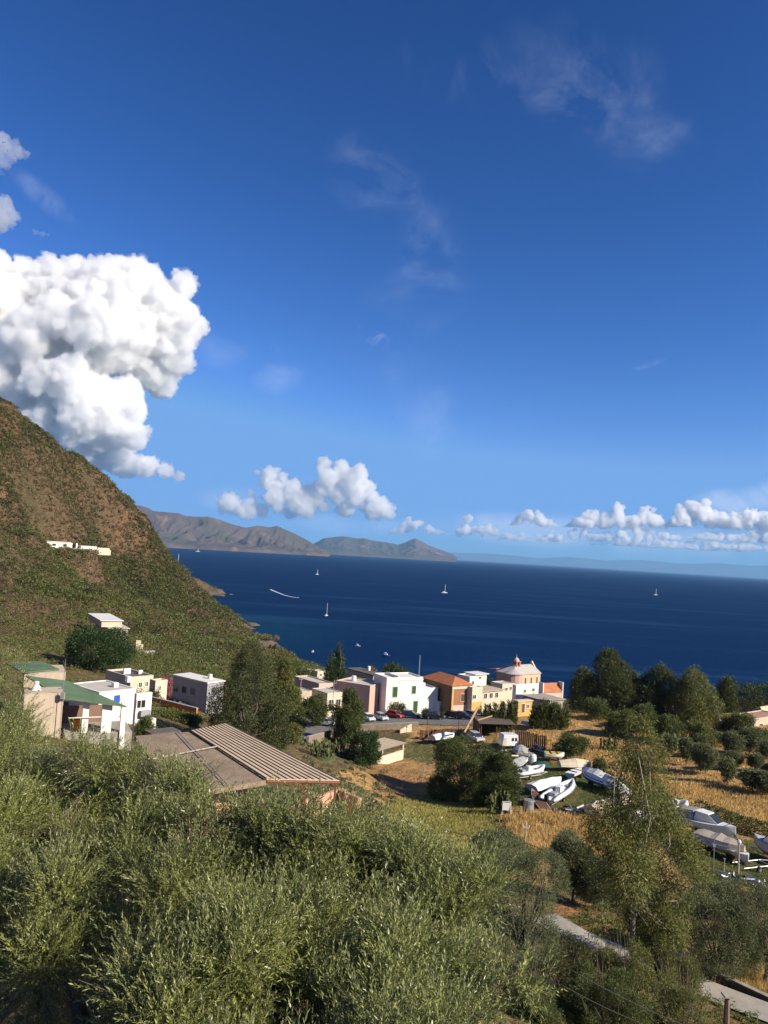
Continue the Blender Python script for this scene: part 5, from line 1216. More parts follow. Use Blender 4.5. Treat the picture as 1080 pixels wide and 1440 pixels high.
hh = house_px('hill_house', 'cream two level house above the broad glossy dark tree', 153, 906, 884, 133, 178, hit(155, 906)[1], 30, CREAM, roof=ROOFC, parapet=0, over=.5)
for px in (160, 167, 174): hh.window(px, 890, 4, 7, fill=GLASS)
hh.window(143, 888, 5, 6, side='left', fill=DARK); hh.add('upper_room', MB().box(-2, 3.5, 2, hh.d, hh.h + .21, hh.h + 1.9), CREAM); hh.add('upper_roof', MB().box(-2.4, 3.9, 1.6, hh.d + .4, hh.h + 1.9, hh.h + 2.1), ROOFW)
hw = thing('ruined_wall', 'pale ruined wall stub right of the cream hill house', 'wall', tuple(hit(194, 912)), R_(20)); MB().box(-.6, .7, -.2, .2, -.5, 2.3).box(.7, 1.4, -.2, .2, -.5, 1.2).build('wall', CREAM, hw)
hw = thing('terrace_slab', 'white terrace slab on the slope right of the cream hill house', 'terrace', tuple(hit(205, 918)), R_(20)); MB().box(-2.2, 2.3, -1, 1, -.6, .5).box(-2.2, -1.9, -1, 1, .5, .9).build('slab', WHITE, hw)
# ------------------------------------------------------------------ road, walls, cars, boats, poles
def drape(name, poly, material, step, lift=.05, kind='structure'):
    """sheet laid over the ground inside a world polygon"""
    poly = np.array(poly); x0, y0 = poly.min(0); x1, y1 = poly.max(0)
    nx, ny = int((x1 - x0) / step) + 2, int((y1 - y0) / step) + 2
    X, Yg = np.meshgrid(np.linspace(x0, x1, nx), np.linspace(y0, y1, ny)); Z = G(X, Yg) + lift
    i = np.arange(X.size).reshape(X.shape); q = np.stack([i[:-1, :-1], i[:-1, 1:], i[1:, 1:], i[1:, :-1]], -1).reshape(-1, 4)
    cx = X.ravel()[q].mean(1); cy_ = Yg.ravel()[q].mean(1)
    q = q[inside(poly, cx, cy_)]; used, inv = np.unique(q, return_inverse=True)
    o = mesh_np(name, np.stack([X.ravel(), Yg.ravel(), Z.ravel()], -1)[used], quads=inv.reshape(-1, 4), mat=material, smooth=True)
    return tag(o, kind=kind)
def strip(name, pts, width, material, lift=.06, n=60):
    c = np.array([hit(*p)[:2] for p in pts]); t = np.linspace(0, len(c) - 1, n)
    x = np.interp(t, range(len(c)), c[:, 0]); y = np.interp(t, range(len(c)), c[:, 1])
    k = np.ones(7) / 7; xs2 = np.convolve(np.pad(x, 3, 'edge'), k, 'valid'); ys2 = np.convolve(np.pad(y, 3, 'edge'), k, 'valid')
    d = _norm(np.stack([np.gradient(xs2), np.gradient(ys2)], -1)); nrm = np.stack([-d[:, 1], d[:, 0]], -1)
    w = np.linspace(-.5, .5, 5) * width
    PX_ = xs2[:, None] + nrm[:, :1] * w; PY_ = ys2[:, None] + nrm[:, 1:] * w; PZ = G(PX_, PY_).max(1, keepdims=True) * np.ones((1, 5)) + lift
    i = np.arange(n * 5).reshape(n, 5); q = np.stack([i[:-1, :-1], i[1:, :-1], i[1:, 1:], i[:-1, 1:]], -1).reshape(-1, 4)
    return tag(mesh_np(name, np.stack([PX_, PY_, PZ], -1).reshape(-1, 3), quads=q, mat=material, smooth=True), kind='structure')
drape('street', poly_world([(398, 1034), (414, 1014), (450, 1008), (500, 1005), (560, 1003), (640, 1003), (690, 1006), (694, 1017), (640, 1021), (590, 1019), (500, 1022), (440, 1040), (400, 1048)]), ASPHALT, .8, .12)
strip('lane', [(760, 1296), (800, 1320), (840, 1338), (890, 1358), (940, 1378), (1000, 1402), (1060, 1425), (1130, 1452)], 1.9, LANE, .10)

def wall_line(name, label, pts, h, t, m_, cat='wall', cap=None, lift=0.0, group=None):
    c = np.array([hit(*p) for p in pts]); o = thing(name, label, cat, tuple(c[0]), 0, group); c = c - c[0]
    n = len(c); d = np.gradient(c[:, :2], axis=0) if n > 2 else np.repeat((c[1] - c[0])[None, :2], 2, 0)
    d = d / np.linalg.norm(d, axis=1, keepdims=True); nm = np.stack([-d[:, 1], d[:, 0]], -1) * t / 2
    secs = [[(c[i, 0] - nm[i, 0], c[i, 1] - nm[i, 1], c[i, 2] - 1), (c[i, 0] + nm[i, 0], c[i, 1] + nm[i, 1], c[i, 2] - 1), (c[i, 0] + nm[i, 0], c[i, 1] + nm[i, 1], c[i, 2] + h + lift), (c[i, 0] - nm[i, 0], c[i, 1] - nm[i, 1], c[i, 2] + h + lift)] for i in range(n)]
    MB().loft(secs).build('wall', m_, o)
    if cap:
        nm = nm * 1.15
        secs = [[(c[i, 0] + s_ * nm[i, 0], c[i, 1] + s_ * nm[i, 1], c[i, 2] + h + lift + z_) for s_, z_ in ((-1, .003), (1, .003), (1, .09), (-1, .09))] for i in range(n)]
        MB().loft(secs).build('coping', cap, o)
    return o
wall_line('street_wall', 'dry stone retaining wall along the front edge of the street', [(432, 1046), (465, 1036), (500, 1028), (545, 1026), (588, 1024)], 1.15, .4, STONE, cap=CONC)
wall_line('lane_wall', 'low reddish wall along the far side of the lane at bottom right', [(948, 1352), (975, 1366), (1010, 1384), (1050, 1404), (1100, 1428)], .55, .25, mat('reddish render', (.33, .19, .13), .95, 1, .4, bump=.4, streak=(.2, .13, .09)), cap=CONC)
o = thing('gate_wall', 'short cream wedge shaped wall at the street edge above the small pergola', 'wall', tuple(hit(562, 1031)), R_(30)); MB().add([(0, -.15, -.5), (2.6, -.15, -.5), (2.6, .15, -.5), (0, .15, -.5), (0, -.15, .7), (2.6, -.15, 1.7), (2.6, .15, 1.7), (0, .15, .7)], [(3, 2, 1, 0), (4, 5, 6, 7), (0, 1, 5, 4), (1, 2, 6, 5), (2, 3, 7, 6), (3, 0, 4, 7)]).build('wall', CREAM, o)
def fence(name, label, p0, p1, h, m_, n, cat='fence', gap=.02):
    a, b = hit(*p0), hit(*p1); o = thing(name, label, cat, tuple(a)); v = b - a; mb = MB(); rg = np.random.default_rng(n)
    L = np.linalg.norm(v[:2]); ux, uy = v[0] / L, v[1] / L; yaw = math.atan2(uy, ux)
    for i in range(n):
        f0, f1 = i / n, (i + 1) / n - gap; z = v[2] * (f0 + f1) / 2; hh_ = h * rg.uniform(.93, 1.05)
        x0, x1 = L * f0, L * f1; vs_ = [(x, y, zz) for zz in (z - .8, z + hh_) for x, y in ((x0, -.03), (x1, -.03), (x1, .03), (x0, .03))]
        vs_ = [(x * ux - y * uy, x * uy + y * ux, zz) for x, y, zz in vs_]
        mb.add(vs_, [(3, 2, 1, 0), (4, 5, 6, 7), (0, 1, 5, 4), (1, 2, 6, 5), (2, 3, 7, 6), (3, 0, 4, 7)])
    mb.build('planks', m_, o)
    for f in np.linspace(.003, .997, 4):
        q = v * f; MB().cyl(q[0] - uy * .09, q[1] + ux * .09, q[2] - .8, q[2] + h * 1.08, .06, n=6).build('post', m_, o)
    return o
fence('plank_fence', 'dark brown plank fence behind the white caravan', (724, 1046), (767, 1058), 2.6, BROWNW, 16)
fence('rusty_fence', 'rusty low sheet fence at the street edge behind the tarped pickup', (590, 1040), (648, 1038), 1.7, RUST, 9)

# small pergola
pb = hit(529, 1074); pr_ = hit(566, 1070); pv = pr_ - pb; pl = float(np.linalg.norm(pv[:2])); pg = thing('pergola', 'small slatted pergola with cream posts and low wall', 'pergola', tuple(pb), math.atan2(pv[1], pv[0]))
ht = P(566, 1046, pr_[1])[2] - pb[2]; dp_ = 4.2
MB().box(0, pl, -.12, .12, -.6, .95).build('low_wall', CREAM, pg); MB().box(-.1, .1, .125, dp_, -.6, .7).build('low_wall', CREAM, pg); MB().box(.1, pl, dp_, dp_ + .2, -.6, 1.0).build('back_wall', CREAM, pg)
for x, y in ((pl - .2, 0), (pl - .2, dp_), (.2, dp_), (.2, 0)): MB().box(x - .14, x + .14, y - .14, y + .14, .95 if y == 0 else -.6, ht).build('post', CREAM, pg)
mb = MB()
for i in range(12): mb.box(-.5, pl + .4, -.4 + i * (dp_ + .7) / 12, -.4 + i * (dp_ + .7) / 12 + .26, ht + .16, ht + .22)
mb.build('roof_slats', mat('pale reed slats', (.46, .38, .28), .9, 2, .4), pg)
for x in (0, pl - .12): MB().box(x, x + .12, -.4, dp_ + .4, ht + .01, ht + .155).build('beam', PALEW, pg)
# dark shed with corrugated roof
sb = hit(676, 1040); sv = hit(720, 1040) - sb; sl_ = float(np.linalg.norm(sv[:2])) * 1.0; sd = thing('open_shed', 'dark open shed with weathered corrugated roof and timber posts', 'shed', tuple(sb), R_(8))
hs_ = max(2.6, P(690, 1018, sb[1])[2] - sb[2])
for x in (0, sl_ * .5, sl_):
    for y in (0, 5): MB().cyl(x, y, -.5, hs_ + y * .05, .09, n=6).build('post', BROWNW, sd)
MB().box(-.1, sl_ + .1, 5.1, 5.25, -.5, hs_ - .1).build('back_wall', ROOFD, sd); MB().box(-.25, -.11, .4, 5.0, -.5, hs_ - .2).build('side_wall', RUST, sd)
mb = MB(); nr = 22
for i in range(nr):
    x0, x1 = -.5 + (sl_ + 1) * i / nr, -.5 + (sl_ + 1) * (i + .55) / nr
    mb.slab([(x0, -.6, hs_ + .12), (x1, -.6, hs_ + .12), (x1, 5.6, hs_ + .42), (x0, 5.6, hs_ + .42)], .03)
mb.slab([(-.5, -.6, hs_ + .085), (sl_ + .5, -.6, hs_ + .085), (sl_ + .5, 5.6, hs_ + .385), (-.5, 5.6, hs_ + .385)], .03)
mb.build('roof', mat('brown corrugated sheet', (.20, .16, .13), .8, .8, .4), sd)
for k, (p0, p1, lab, Ya, Yb) in enumerate([((653, 1030), (672, 995), 'long pale timber beam leaning up beside the open shed', 139, 143), ((672, 1013), (692, 1007), 'pale timber plank lying on the shed roof', 139.5, 141)]):
    a = P(*p0, Ya); b = P(*p1, Yb); o = thing('timber_beam', lab, 'beam', tuple(a)); MB().tube([(0, 0, 0), tuple(b - a)], .22 if k == 0 else .16, 4).build('beam', PALEW, o)
    if k == 0: MB().tube([tuple((b - a) * .25), tuple((b - a) * .25 + np.array([-1.2, .6, -1.6]))], .1, 5).build('brace', BROWNW, o)

# --- cars
PAINT = {k: mat(k + ' car paint', c, .35, .4, .06, .5, coat=.4) for k, c in dict(white=(.75, .75, .74), silver=(.50, .52, .54), red=(.42, .015, .012), blue=(.012, .022, .06), black=(.012, .012, .014), grey=(.16, .17, .18)).items()}
TYRE = mat('tyre rubber', (.02, .02, .02), .9); RIM = mat('wheel rim', (.45, .45, .46), .4, metal=.7)
LAMP = mat('headlight glass', (.7, .7, .68), .2, spec=.6); TAIL = mat('tail light red', (.35, .01, .01), .3)
def car_meshes():
    prof = [(-1.95, .35), (-2.0, .62), (-1.92, .88), (-1.35, .95), (1.55, .93), (1.92, .84), (1.98, .55), (1.95, .35)]
    body = MB(); secs = []
    for y, k in ((-.82, .96), (-.74, 1.0), (.74, 1.0), (.82, .96)): secs.append([(x * k, y, .30 + (z - .30) * k) for x, z in prof])
    body.loft(secs)
    cab = MB(); b_ = [(-1.85, -.70, .90), (1.0, -.70, .92), (1.0, .70, .92), (-1.85, .70, .90)]; t_ = [(-1.45, -.56, 1.44), (.25, -.56, 1.46), (.25, .56, 1.46), (-1.45, .56, 1.44)]
    cab.add(b_ + t_, [(0, 1, 5, 4), (1, 2, 6, 5), (2, 3, 7, 6), (3, 0, 4, 7), (4, 5, 6, 7)])
    roof = MB().slab([(-1.5, -.58, 1.50), (.28, -.58, 1.51), (.28, .58, 1.51), (-1.5, .58, 1.50)], .055)
    for x0, x1 in ((-.66, -.56),):
        for s_ in (-1, 1): roof.box(x0, x1, s_ * .69 - .02, s_ * .69 + .02, .9, 1.2)
    return body, cab, roof
def make_car(label, paint, loc, rz, sc=1.0, group='cars parked along the village street'):
    t = thing('parked_car', label, 'car', loc, rz, group); t.scale = (sc,) * 3
    b, c, r = car_meshes()
    b.build('body', PAINT[paint], t, bevel=.04); c.build('windows', GLASS, t); r.build('roof', PAINT[paint], t)
    for x in (-1.22, 1.22):
        for s_ in (-1, 1):
            w = MB().tube([(x, s_ * .60, .31), (x, s_ * .84, .31)], .31, 14).build('wheel', TYRE, t); MB().tube([(x, s_ * .70, .31), (x, s_ * .85, .31)], .19, 10).build('rim', RIM, w)
    for s_ in (-1, 1):
        MB().box(1.86, 1.99, s_ * .62 - .16, s_ * .62 + .16, .62, .78).build('headlight', LAMP, t); MB().box(-2.0, -1.9, s_ * .66 - .1, s_ * .66 + .1, .68, .86).build('tail_light', TAIL, t)
        MB().box(.72, .88, s_ * .80 - .08, s_ * .80 + .08, .92, 1.06).build('mirror', PAINT[paint], t)
    MB().box(1.96, 2.01, -.35, .35, .42, .54).build('grille', BLACKP, t)
    return t
def street_pt(px, py): q = hit(px, py); return (q[0], q[1], q[2] + .125)
for px, py, col_, rz, lab, sc in [
    (458, 1021, 'silver', -18, 'silver car turning on the street bend beside the small round tree', 1.0), (518, 1014, 'white', -62, 'white car at the left end of the parked row', .95), (536, 1013, 'silver', -60, 'silver car parked next to the white car before the pink house', .95),
    (555, 1010, 'red', -35, 'bright red car parked before the shuttered white house', 1.0), (577, 1010, 'blue', -12, 'dark blue car parked right of the red car', 1.05), (611, 1012, 'black', -8, 'black car parked before the white annex', 1.05),
    (638, 1011, 'black', -40, 'black car nearest the corner of the brown house', 1.0), (652, 1012, 'blue', -30, 'dark car between the black car and the white car at the brown house', 1.0), (664, 1010, 'grey', -45, 'grey car before the yellow fronted house', .95), (404, 1026, 'grey', -25, 'dark grey car half hidden behind the dense eucalypt', 1.0)]:
    make_car(lab, col_, street_pt(px, py), R_(rz), sc)
q = hit(669, 1042); make_car('pale grey van bonnet poking out under the open shed', 'silver', tuple(q), R_(-70), 1.05, group=None)
q = hit(1085, 1064); make_car('grey blue car cut by the right edge beside the orchard', 'grey', tuple(q), R_(10), 1.0, group=None)
# white caravan
q = hit(714, 1051); cv = thing('white_caravan', 'boxy white caravan with two dark windows before the plank fence', 'caravan', tuple(q), R_(14))
k_ = q[1] / F_PX; cw_ = 24 * k_; chh = 19 * k_
MB().loft([[(-cw_ / 2, -1.0, .45), (-cw_ / 2 + .25, -1.0, chh), (cw_ / 2 - .15, -1.0, chh), (cw_ / 2, -1.0, chh * .6), (cw_ / 2, -1.0, .45)], [(-cw_ / 2, 1.0, .45), (-cw_ / 2 + .25, 1.0, chh), (cw_ / 2 - .15, 1.0, chh), (cw_ / 2, 1.0, chh * .6), (cw_ / 2, 1.0, .45)]]).build('body', PAINT['white'], cv, bevel=.06)
for x in (.45, 1.05): MB().box(x - .2, x + .2, -1.03, -1.003, chh * .55, chh * .78).build('window', GLASS, cv)
MB().box(-cw_ / 2 + .3, -cw_ / 2 + .8, -1.03, -1.003, .5, chh * .8).build('door', CREAM, cv)
for s_ in (-1, 1): MB().tube([(0, s_ * .8, .3), (0, s_ * 1.0, .3)], .3, 12).build('wheel', TYRE, cv)
MB().tube([(cw_ / 2, 0, .5), (cw_ / 2 + 1.1, 0, .45)], .05, 5).build('drawbar', STEEL, cv)

# --- boats
GEL = mat('white boat hull', (.76, .76, .73), .4, .6, .1, .4, streak=(.55, .52, .46)); GREYHULL = mat('grey boat hull', (.40, .41, .42), .5, .6, .15, .35); TUBEG = mat('pale rubber tube', (.66, .66, .64), .6, .5, .12)
TARPW = mat('white tarpaulin', (.76, .75, .72), .7, .7, .12, .25, bump=.5, bscale=1.3); TARPC = mat('cream tarpaulin', (.64, .54, .40), .8, .7, .15, .2, bump=.5, bscale=1.3); TARPG = mat('grey tarpaulin', (.33, .33, .33), .8, .7, .2, .2, bump=.5, bscale=1.3)
DECKG = mat('grey deck', (.30, .31, .33), .7, 1, .2); YELC = mat('yellow deck cover', (.70, .52, .05), .6); BLUET = mat('blue tarpaulin', (.04, .16, .42), .7); WOODB = mat('worn pinkish boat wood', (.48, .30, .22), .8, 1.5, .35)
def hull(L, B, H, m_, t, keel=.0, flare=.25, name='hull'):
    secs = []
    for f in np.linspace(0, 1, 9):
        w = B / 2 * (1 - max(0, (f - .35) / .65) ** 2.2) * (.92 + .08 * min(1, f * 4)); w = max(w, .03); x = -L / 2 + L * f; rise = H * flare * f ** 2.5; kz = keel + H * .55 * max(0, (f - .7) / .3) ** 2
        secs.append([(x, -w, keel + H + rise), (x, -w * .86, keel + H * .45 + kz * .3), (x, 0, kz), (x, w * .86, keel + H * .45 + kz * .3), (x, w, keel + H + rise)])
    MB().loft(secs, cap=True, closed=True).build(name, m_, t)
    return secs
def cradle(t, L, keel, m_=None):
    for x in (-L * .25, L * .2): MB().box(x - .06, x + .06, -.6, .6, 0, keel + .22).build('cradle', m_ or BROWNW, t)
def trailer_frame(t, L, m_=STEEL):
    mb = MB()
    for s_ in (-1, 1): mb.tube([(-L / 2, s_ * .7, .5), (L * .25, s_ * .7, .5), (L * .62, 0, .5)], .05, 5)
    for x in (-L * .45, -L * .1, L * .2): mb.tube([(x, -.7, .52), (x, .7, .52)], .04, 5)
    mb.build('trailer_frame', m_, t)
    for s_ in (-1, 1):
        w = MB().tube([(-L * .12, s_ * .78, .3), (-L * .12, s_ * .98, .3)], .3, 12).build('wheel', TYRE, t); MB().tube([(-L * .12, s_ * .85, .3), (-L * .12, s_ * .99, .3)], .16, 8).build('rim', RIM, w)
def boat(kind, label, stern, bow, B=2.0, H=.9, group='boats laid up in the yard', m_hull=GEL, m_top=TARPW, keel=.3, dep=None, name='boat', seed=1):
    a = hit(*stern) if dep is None else P(*stern, dep); b = hit(*bow) if dep is None else P(*bow, dep); c = .5 * (a + b); v = b - a; L = float(np.linalg.norm(v[:2])); rg = np.random.default_rng(seed)
    c[2] = g1(c[0], c[1]) + .0
    t = thing(name, label, 'boat', tuple(c), math.atan2(v[1], v[0]), group)
    if kind in ('rib',):
        hull(L * .96, B * .72, H * .7, m_hull, t, keel); tb = MB(); pts = []
        for f in np.linspace(0, 1, 8): pts.append((-L / 2 + L * .98 * f, -B * .42 * (1 - max(0, (f - .5) / .5) ** 2.4), keel + H * .75 + H * .4 * f ** 3))
        pts2 = [(p[0], -p[1], p[2]) for p in pts[::-1]]
        r_ = B * .135; tb.tube(pts + pts2[1:], [r_ * .5] + [r_] * (len(pts) * 2 - 3) + [r_ * .5], 9); tb.build('tube', TUBEG, t, smooth=True)
        MB().box(-L * .42, L * .3, -B * .3, B * .3, keel + H * .62, keel + H * .7).build('deck', DECKG, t)
        MB().box(-L * .1, L * .04, -.32, .32, keel + H * .7, keel + H * .7 + .75).build('console', GEL, t); MB().box(-L * .32, -L * .2, -.4, .4, keel + H * .7, keel + H * .7 + .42).build('seat', TARPG, t)
        MB().box(L * .22, L * .36, -.3, .3, keel + H * .7 + .003, keel + H * .95).build('bow_locker', DECKG, t)
        MB().box(-L * .53, -L * .48, -.22, .22, keel + .1, keel + H * 1.35).build('outboard_motor', BLACKP, t)
    elif kind == 'covered':
        secs = hull(L, B, H * .7, m_hull, t, keel); top = []
        for i, s_ in enumerate(secs):
            f = i / (len(secs) - 1); pk_ = H * (.22 + .45 * math.sin(math.pi * min(1, f * .85 + .1)) * rg.uniform(.75, 1.15)); e = s_[0]; w = abs(e[1]) + .06
            top.append([(e[0] * 1.02, -w, e[2] - .28), (e[0] * 1.02, -w * .72, e[2] + pk_ * .45), (e[0] * 1.02, 0, e[2] + pk_), (e[0] * 1.02, w * .72, e[2] + pk_ * .45), (e[0] * 1.02, w, e[2] - .28)])
        MB().loft(top).build('cover', m_top, t, smooth=False)
        MB().tube([top[4][0], top[4][1], top[4][2], top[4][3], top[4][4]], .03, 4).build('strap', DECKG, t)
    elif kind == 'cabin':
        hull(L, B, H, m_hull, t, keel, .35); z = keel + H
        MB().loft([[(-L * .15, -B * .3, z), (-L * .12, -B * .27, z + 1.0), (L * .08, -B * .25, z + .95), (L * .25, -B * .2, z + .15)], [(-L * .15, B * .3, z), (-L * .12, B * .27, z + 1.0), (L * .08, B * .25, z + .95), (L * .25, B * .2, z + .15)]]).build('cabin', GEL, t)
        MB().add([(L * .09, -B * .22, z + .9), (L * .09, B * .22, z + .9), (L * .24, B * .18, z + .25), (L * .24, -B * .18, z + .25), (L * .105, -B * .22, z + .93), (L * .105, B * .22, z + .93), (L * .255, B * .18, z + .28), (L * .255, -B * .18, z + .28)], [(0, 1, 2, 3), (7, 6, 5, 4), (0, 4, 5, 1), (1, 5, 6, 2), (2, 6, 7, 3), (3, 7, 4, 0)]).build('windscreen', GLASS, t)
        MB().tube([(L * .3, -B * .3, z + .1), (L * .45, -.1, z + .65), (L * .45, .1, z + .65), (L * .3, B * .3, z + .1)], .025, 5).build('rail', STEEL, t)
        if m_top: MB().loft([[(-L * .48, -B * .42, z + .02), (-L * .45, -B * .3, z + .75), (-L * .45, B * .3, z + .75), (-L * .48, B * .42, z + .02)], [(-L * .16, -B * .40, z + .02), (-L * .16, -B * .3, z + .95), (-L * .16, B * .3, z + .95), (-L * .16, B * .40, z + .02)]]).build('cover', m_top, t)
    elif kind == 'open':
        secs = hull(L, B, H, m_hull, t, keel); MB().loft([[(q[0][0] * .96, q[0][1] * .82, q[0][2] + .012), (q[0][0] * .96, -q[0][1] * .82, q[0][2] + .012), (q[0][0] * .96, -q[0][1] * .82, q[0][2] + .02), (q[0][0] * .96, q[0][1] * .82, q[0][2] + .02)] for q in secs[:-1]]).build('deck', m_top or DECKG, t)
        for f in (-.2, .12): MB().box(L * f - .12, L * f + .12, -B * .4, B * .4, keel + H + .03, keel + H + .12).build('thwart', BROWNW, t)
    elif kind == 'upturned':
        secs = hull(L, B, H, m_hull, t, 0)
        for o_ in t.children: o_.rotation_euler = (math.pi, 0, 0); o_.location = (0, 0, H * 1.15)
        MB().box(-L * .3, L * .3, -.05, .05, H * 1.0, H * 1.22).build('keel_strip', DECKG, t)
    if keel > .2: trailer_frame(t, L) if kind in ('rib', 'cabin') else cradle(t, L, keel)
    return t
boat('rib', 'white inflatable boat with grey bow cushion by the large bushes', (724, 1099), (765, 1091), 2.1, 1.0, seed=2)
boat('covered', 'long low boat under a white tarpaulin between the two inflatables', (747, 1118), (788, 1106), 2.4, 1.0, seed=3)
boat('rib', 'white inflatable boat with dark engine right of the white tarpaulin boat', (768, 1133), (806, 1115), 2.2, 1.0, seed=4)
boat('covered', 'small grey covered boat at the edge of the large bushes', (715, 1086), (738, 1079), 1.9, 1.1, m_hull=GREYHULL, m_top=TARPG, seed=5)
boat('covered', 'boat under a cream cover at the back of the yard, bow to the right', (786, 1084), (830, 1083), 2.3, 1.1, m_top=TARPC, seed=6)
boat('open', 'boat with a yellow deck beside the cream covered boat', (766, 1070), (793, 1069), 2.0, .9, m_top=YELC, seed=7)
boat('covered', 'large boat with a white tarpaulin over its bow, left of the eucalypt top', (862, 1112), (818, 1100), 2.8, 1.5, m_hull=BLUEP, seed=8)
boat('covered', 'white wrapped boat right behind the large tarpaulin boat, partly behind the eucalypt', (880, 1122), (848, 1108), 2.3, 1.2, seed=9)
boat('covered', 'boat under a pale beige sheet at the front edge of the yard', (830, 1153), (858, 1146), 2.2, 1.3, m_top=TARPC, seed=10)
boat('upturned', 'small white tender lying bottom up in the tall dry grass', (846, 1160), (863, 1155), 1.4, .6, keel=0, seed=11)
boat('open', 'worn pinkish wooden rowing boat beside the metal barrel', (768, 1141), (747, 1124), 1.5, .6, m_hull=WOODB, m_top=BROWNW, keel=.1, seed=12)
boat('rib', 'short white inflatable boat beside the dark hedge, right of the eucalypt', (938, 1146), (965, 1145), 2.0, 1.0, seed=13)
boat('cabin', 'white motor boat with grey canopy and windscreen below the hedge', (952, 1166), (1034, 1186), 2.7, 1.1, m_top=TARPG, seed=14)
boat('covered', 'boat under a beige tarpaulin in front of the grey canopied motor boat', (982, 1190), (1046, 1216), 2.6, 1.3, m_hull=GREYHULL, m_top=TARPC, seed=15)
boat('cabin', 'grey hulled boat with high bow cut by the right edge', (1122, 1222), (1060, 1200), 2.4, 1.2, m_hull=GREYHULL, m_top=None, seed=16)
boat('cabin', 'white cabin boat standing on the slope among the dark trees', (998, 1025), (1024, 1022), 2.6, 1.3, m_top=None, seed=17, group=None)
boat('upturned', 'low grey wreck of a dinghy below the white cabin boat', (1006, 1042), (1023, 1040), 1.6, .6, keel=0, m_hull=GREYHULL, seed=18, group=None)
boat('covered', 'white shrouded boat seen through the foot of the eucalypt crown', (878, 1172), (904, 1166), 2.0, 1.4, seed=19)
boat('upturned', 'long white canoe lying on the dry grass above the plank fence', (734, 1020), (776, 1024), 1.1, .55, keel=0, seed=20, group=None)
boat('covered', 'low vehicle or skiff under a creased white tarpaulin at the rusty fence', (608, 1046), (638, 1040), 2.3, 1.0, keel=.25, seed=21, group=None)
for k, (st_, bo_, kd, B_w, tp_, lab) in enumerate([
    ((694, 1072), (712, 1064), 'covered', 1.7, TARPW, 'small white covered boat below the white caravan'), ((722, 1080), (742, 1076), 'open', 1.6, DECKG, 'small white open boat just behind the inflatable by the large bushes'),
    ((800, 1098), (818, 1092), 'open', 1.5, TARPW, 'small white dinghy left of the large tarpaulin boat bow'), ((905, 1140), (926, 1134), 'covered', 1.9, TARPW, 'white covered boat seen through the upper eucalypt crown'),
    ((912, 1162), (934, 1156), 'open', 1.7, DECKG, 'white open boat just right of the eucalypt crown'), ((966, 1160), (986, 1162), 'open', 1.5, TARPG, 'small white boat between the short inflatable and the canopied motor boat'),
    ((868, 1136), (886, 1128), 'covered', 1.7, TARPC, 'cream covered boat behind the eucalypt crown top'), ((1028, 1206), (1052, 1222), 'open', 1.6, TARPW, 'small pale boat at the bow of the beige tarpaulin boat')]):
    boat(kd, lab, st_, bo_, B_w, .8, m_top=tp_, seed=40 + k)
# yard clutter
def clutter(name, label, cat, px, py, build, rz=0):
    o = thing(name, label, cat, tuple(hit(px, py)), R_(rz)); build(o); return o
clutter('barrel', 'grey metal barrel at the front edge of the yard', 'barrel', 743, 1143, lambda o: (MB().lathe([(0, 0), (.62, 0), (.66, .5), (.62, 1.0), (.66, 1.5), (.6, 1.55), (0, 1.56)], 16).build('drum', STEEL, o), MB().lathe([(.67, .48), (.7, .5), (.67, .53)], 16).build('hoop', RUST, o)))
def jumble(o, m_list, R, H, n, seed):
    rg = np.random.default_rng(seed)
    for k, m_ in enumerate(m_list):
        mb = MB()
        for i in range(n):
            a, r_ = rg.random() * 6.28, R * math.sqrt(rg.random()); x, y = r_ * math.cos(a), r_ * math.sin(a) * .6; s = rg.uniform(.12, .4); L = rg.uniform(.4, 1.6)
            th = rg.random() * 3.14; z = rg.uniform(0, H) * (1 - r_ / R * .6)
            mb.tube([(x - L / 2 * math.cos(th), y - L / 2 * math.sin(th), z), (x + L / 2 * math.cos(th), y + L / 2 * math.sin(th), z + rg.normal(0, .15))], s * .35, 4)
        mb.build(['scrap_bars', 'scrap_boards', 'scrap_pipes'][k], m_, o)
clutter('trailer_pile', 'heap of dark boat trailers and frames with orange bars at the yard front', 'scrap pile', 803, 1143, lambda o: jumble(o, [BLACKP, PALEW, STEEL], 2.4, 1.0, 12, 31))
clutter('scrap_pile', 'mixed junk pile with white sheets below the caravan', 'scrap pile', 738, 1068, lambda o: jumble(o, [TARPC, BROWNW, STEEL], 2.6, 1.5, 14, 32))
clutter('scrap_pile', 'heap of pinkish boards and poles in front of the plank fence', 'scrap pile', 752, 1056, lambda o: jumble(o, [WOODB, BROWNW, TARPW], 1.8, 1.6, 12, 33))
clutter('scrap_pile', 'grey metal scrap on the ground at the right below the beige tarpaulin boat', 'scrap pile', 1040, 1240, lambda o: jumble(o, [STEEL, BLACKP, TARPW], 2.2, .5, 14, 34))
clutter('tarp_heap', 'grey crumpled tarpaulin heap beside the caravan', 'tarpaulin', 732, 1058, lambda o: MB().lathe([(1.5, 0), (1.3, .6), (.8, 1.0), (.3, 1.25), (0, 1.3)], 9).build('cloth', TARPG, o))
clutter('white_tank', 'upright white plastic tank in the junk below the caravan', 'tank', 749, 1073, lambda o: (MB().lathe([(0, 0), (.55, 0), (.6, .9), (.5, 1.3), (.2, 1.45), (0, 1.46)], 12).build('tank', GEL, o), MB().lathe([(.2, 1.46), (.2, 1.56), (0, 1.57)], 10).build('lid', DECKG, o)))
clutter('green_net', 'dark green net heap between the white tank and the cream covered boat', 'net', 760, 1078, lambda o: MB().lathe([(1.6, 0), (1.2, .5), (.5, .75), (0, .8)], 9).build('net', mat('green net', (.015, .10, .075), .9, 3, .5), o))
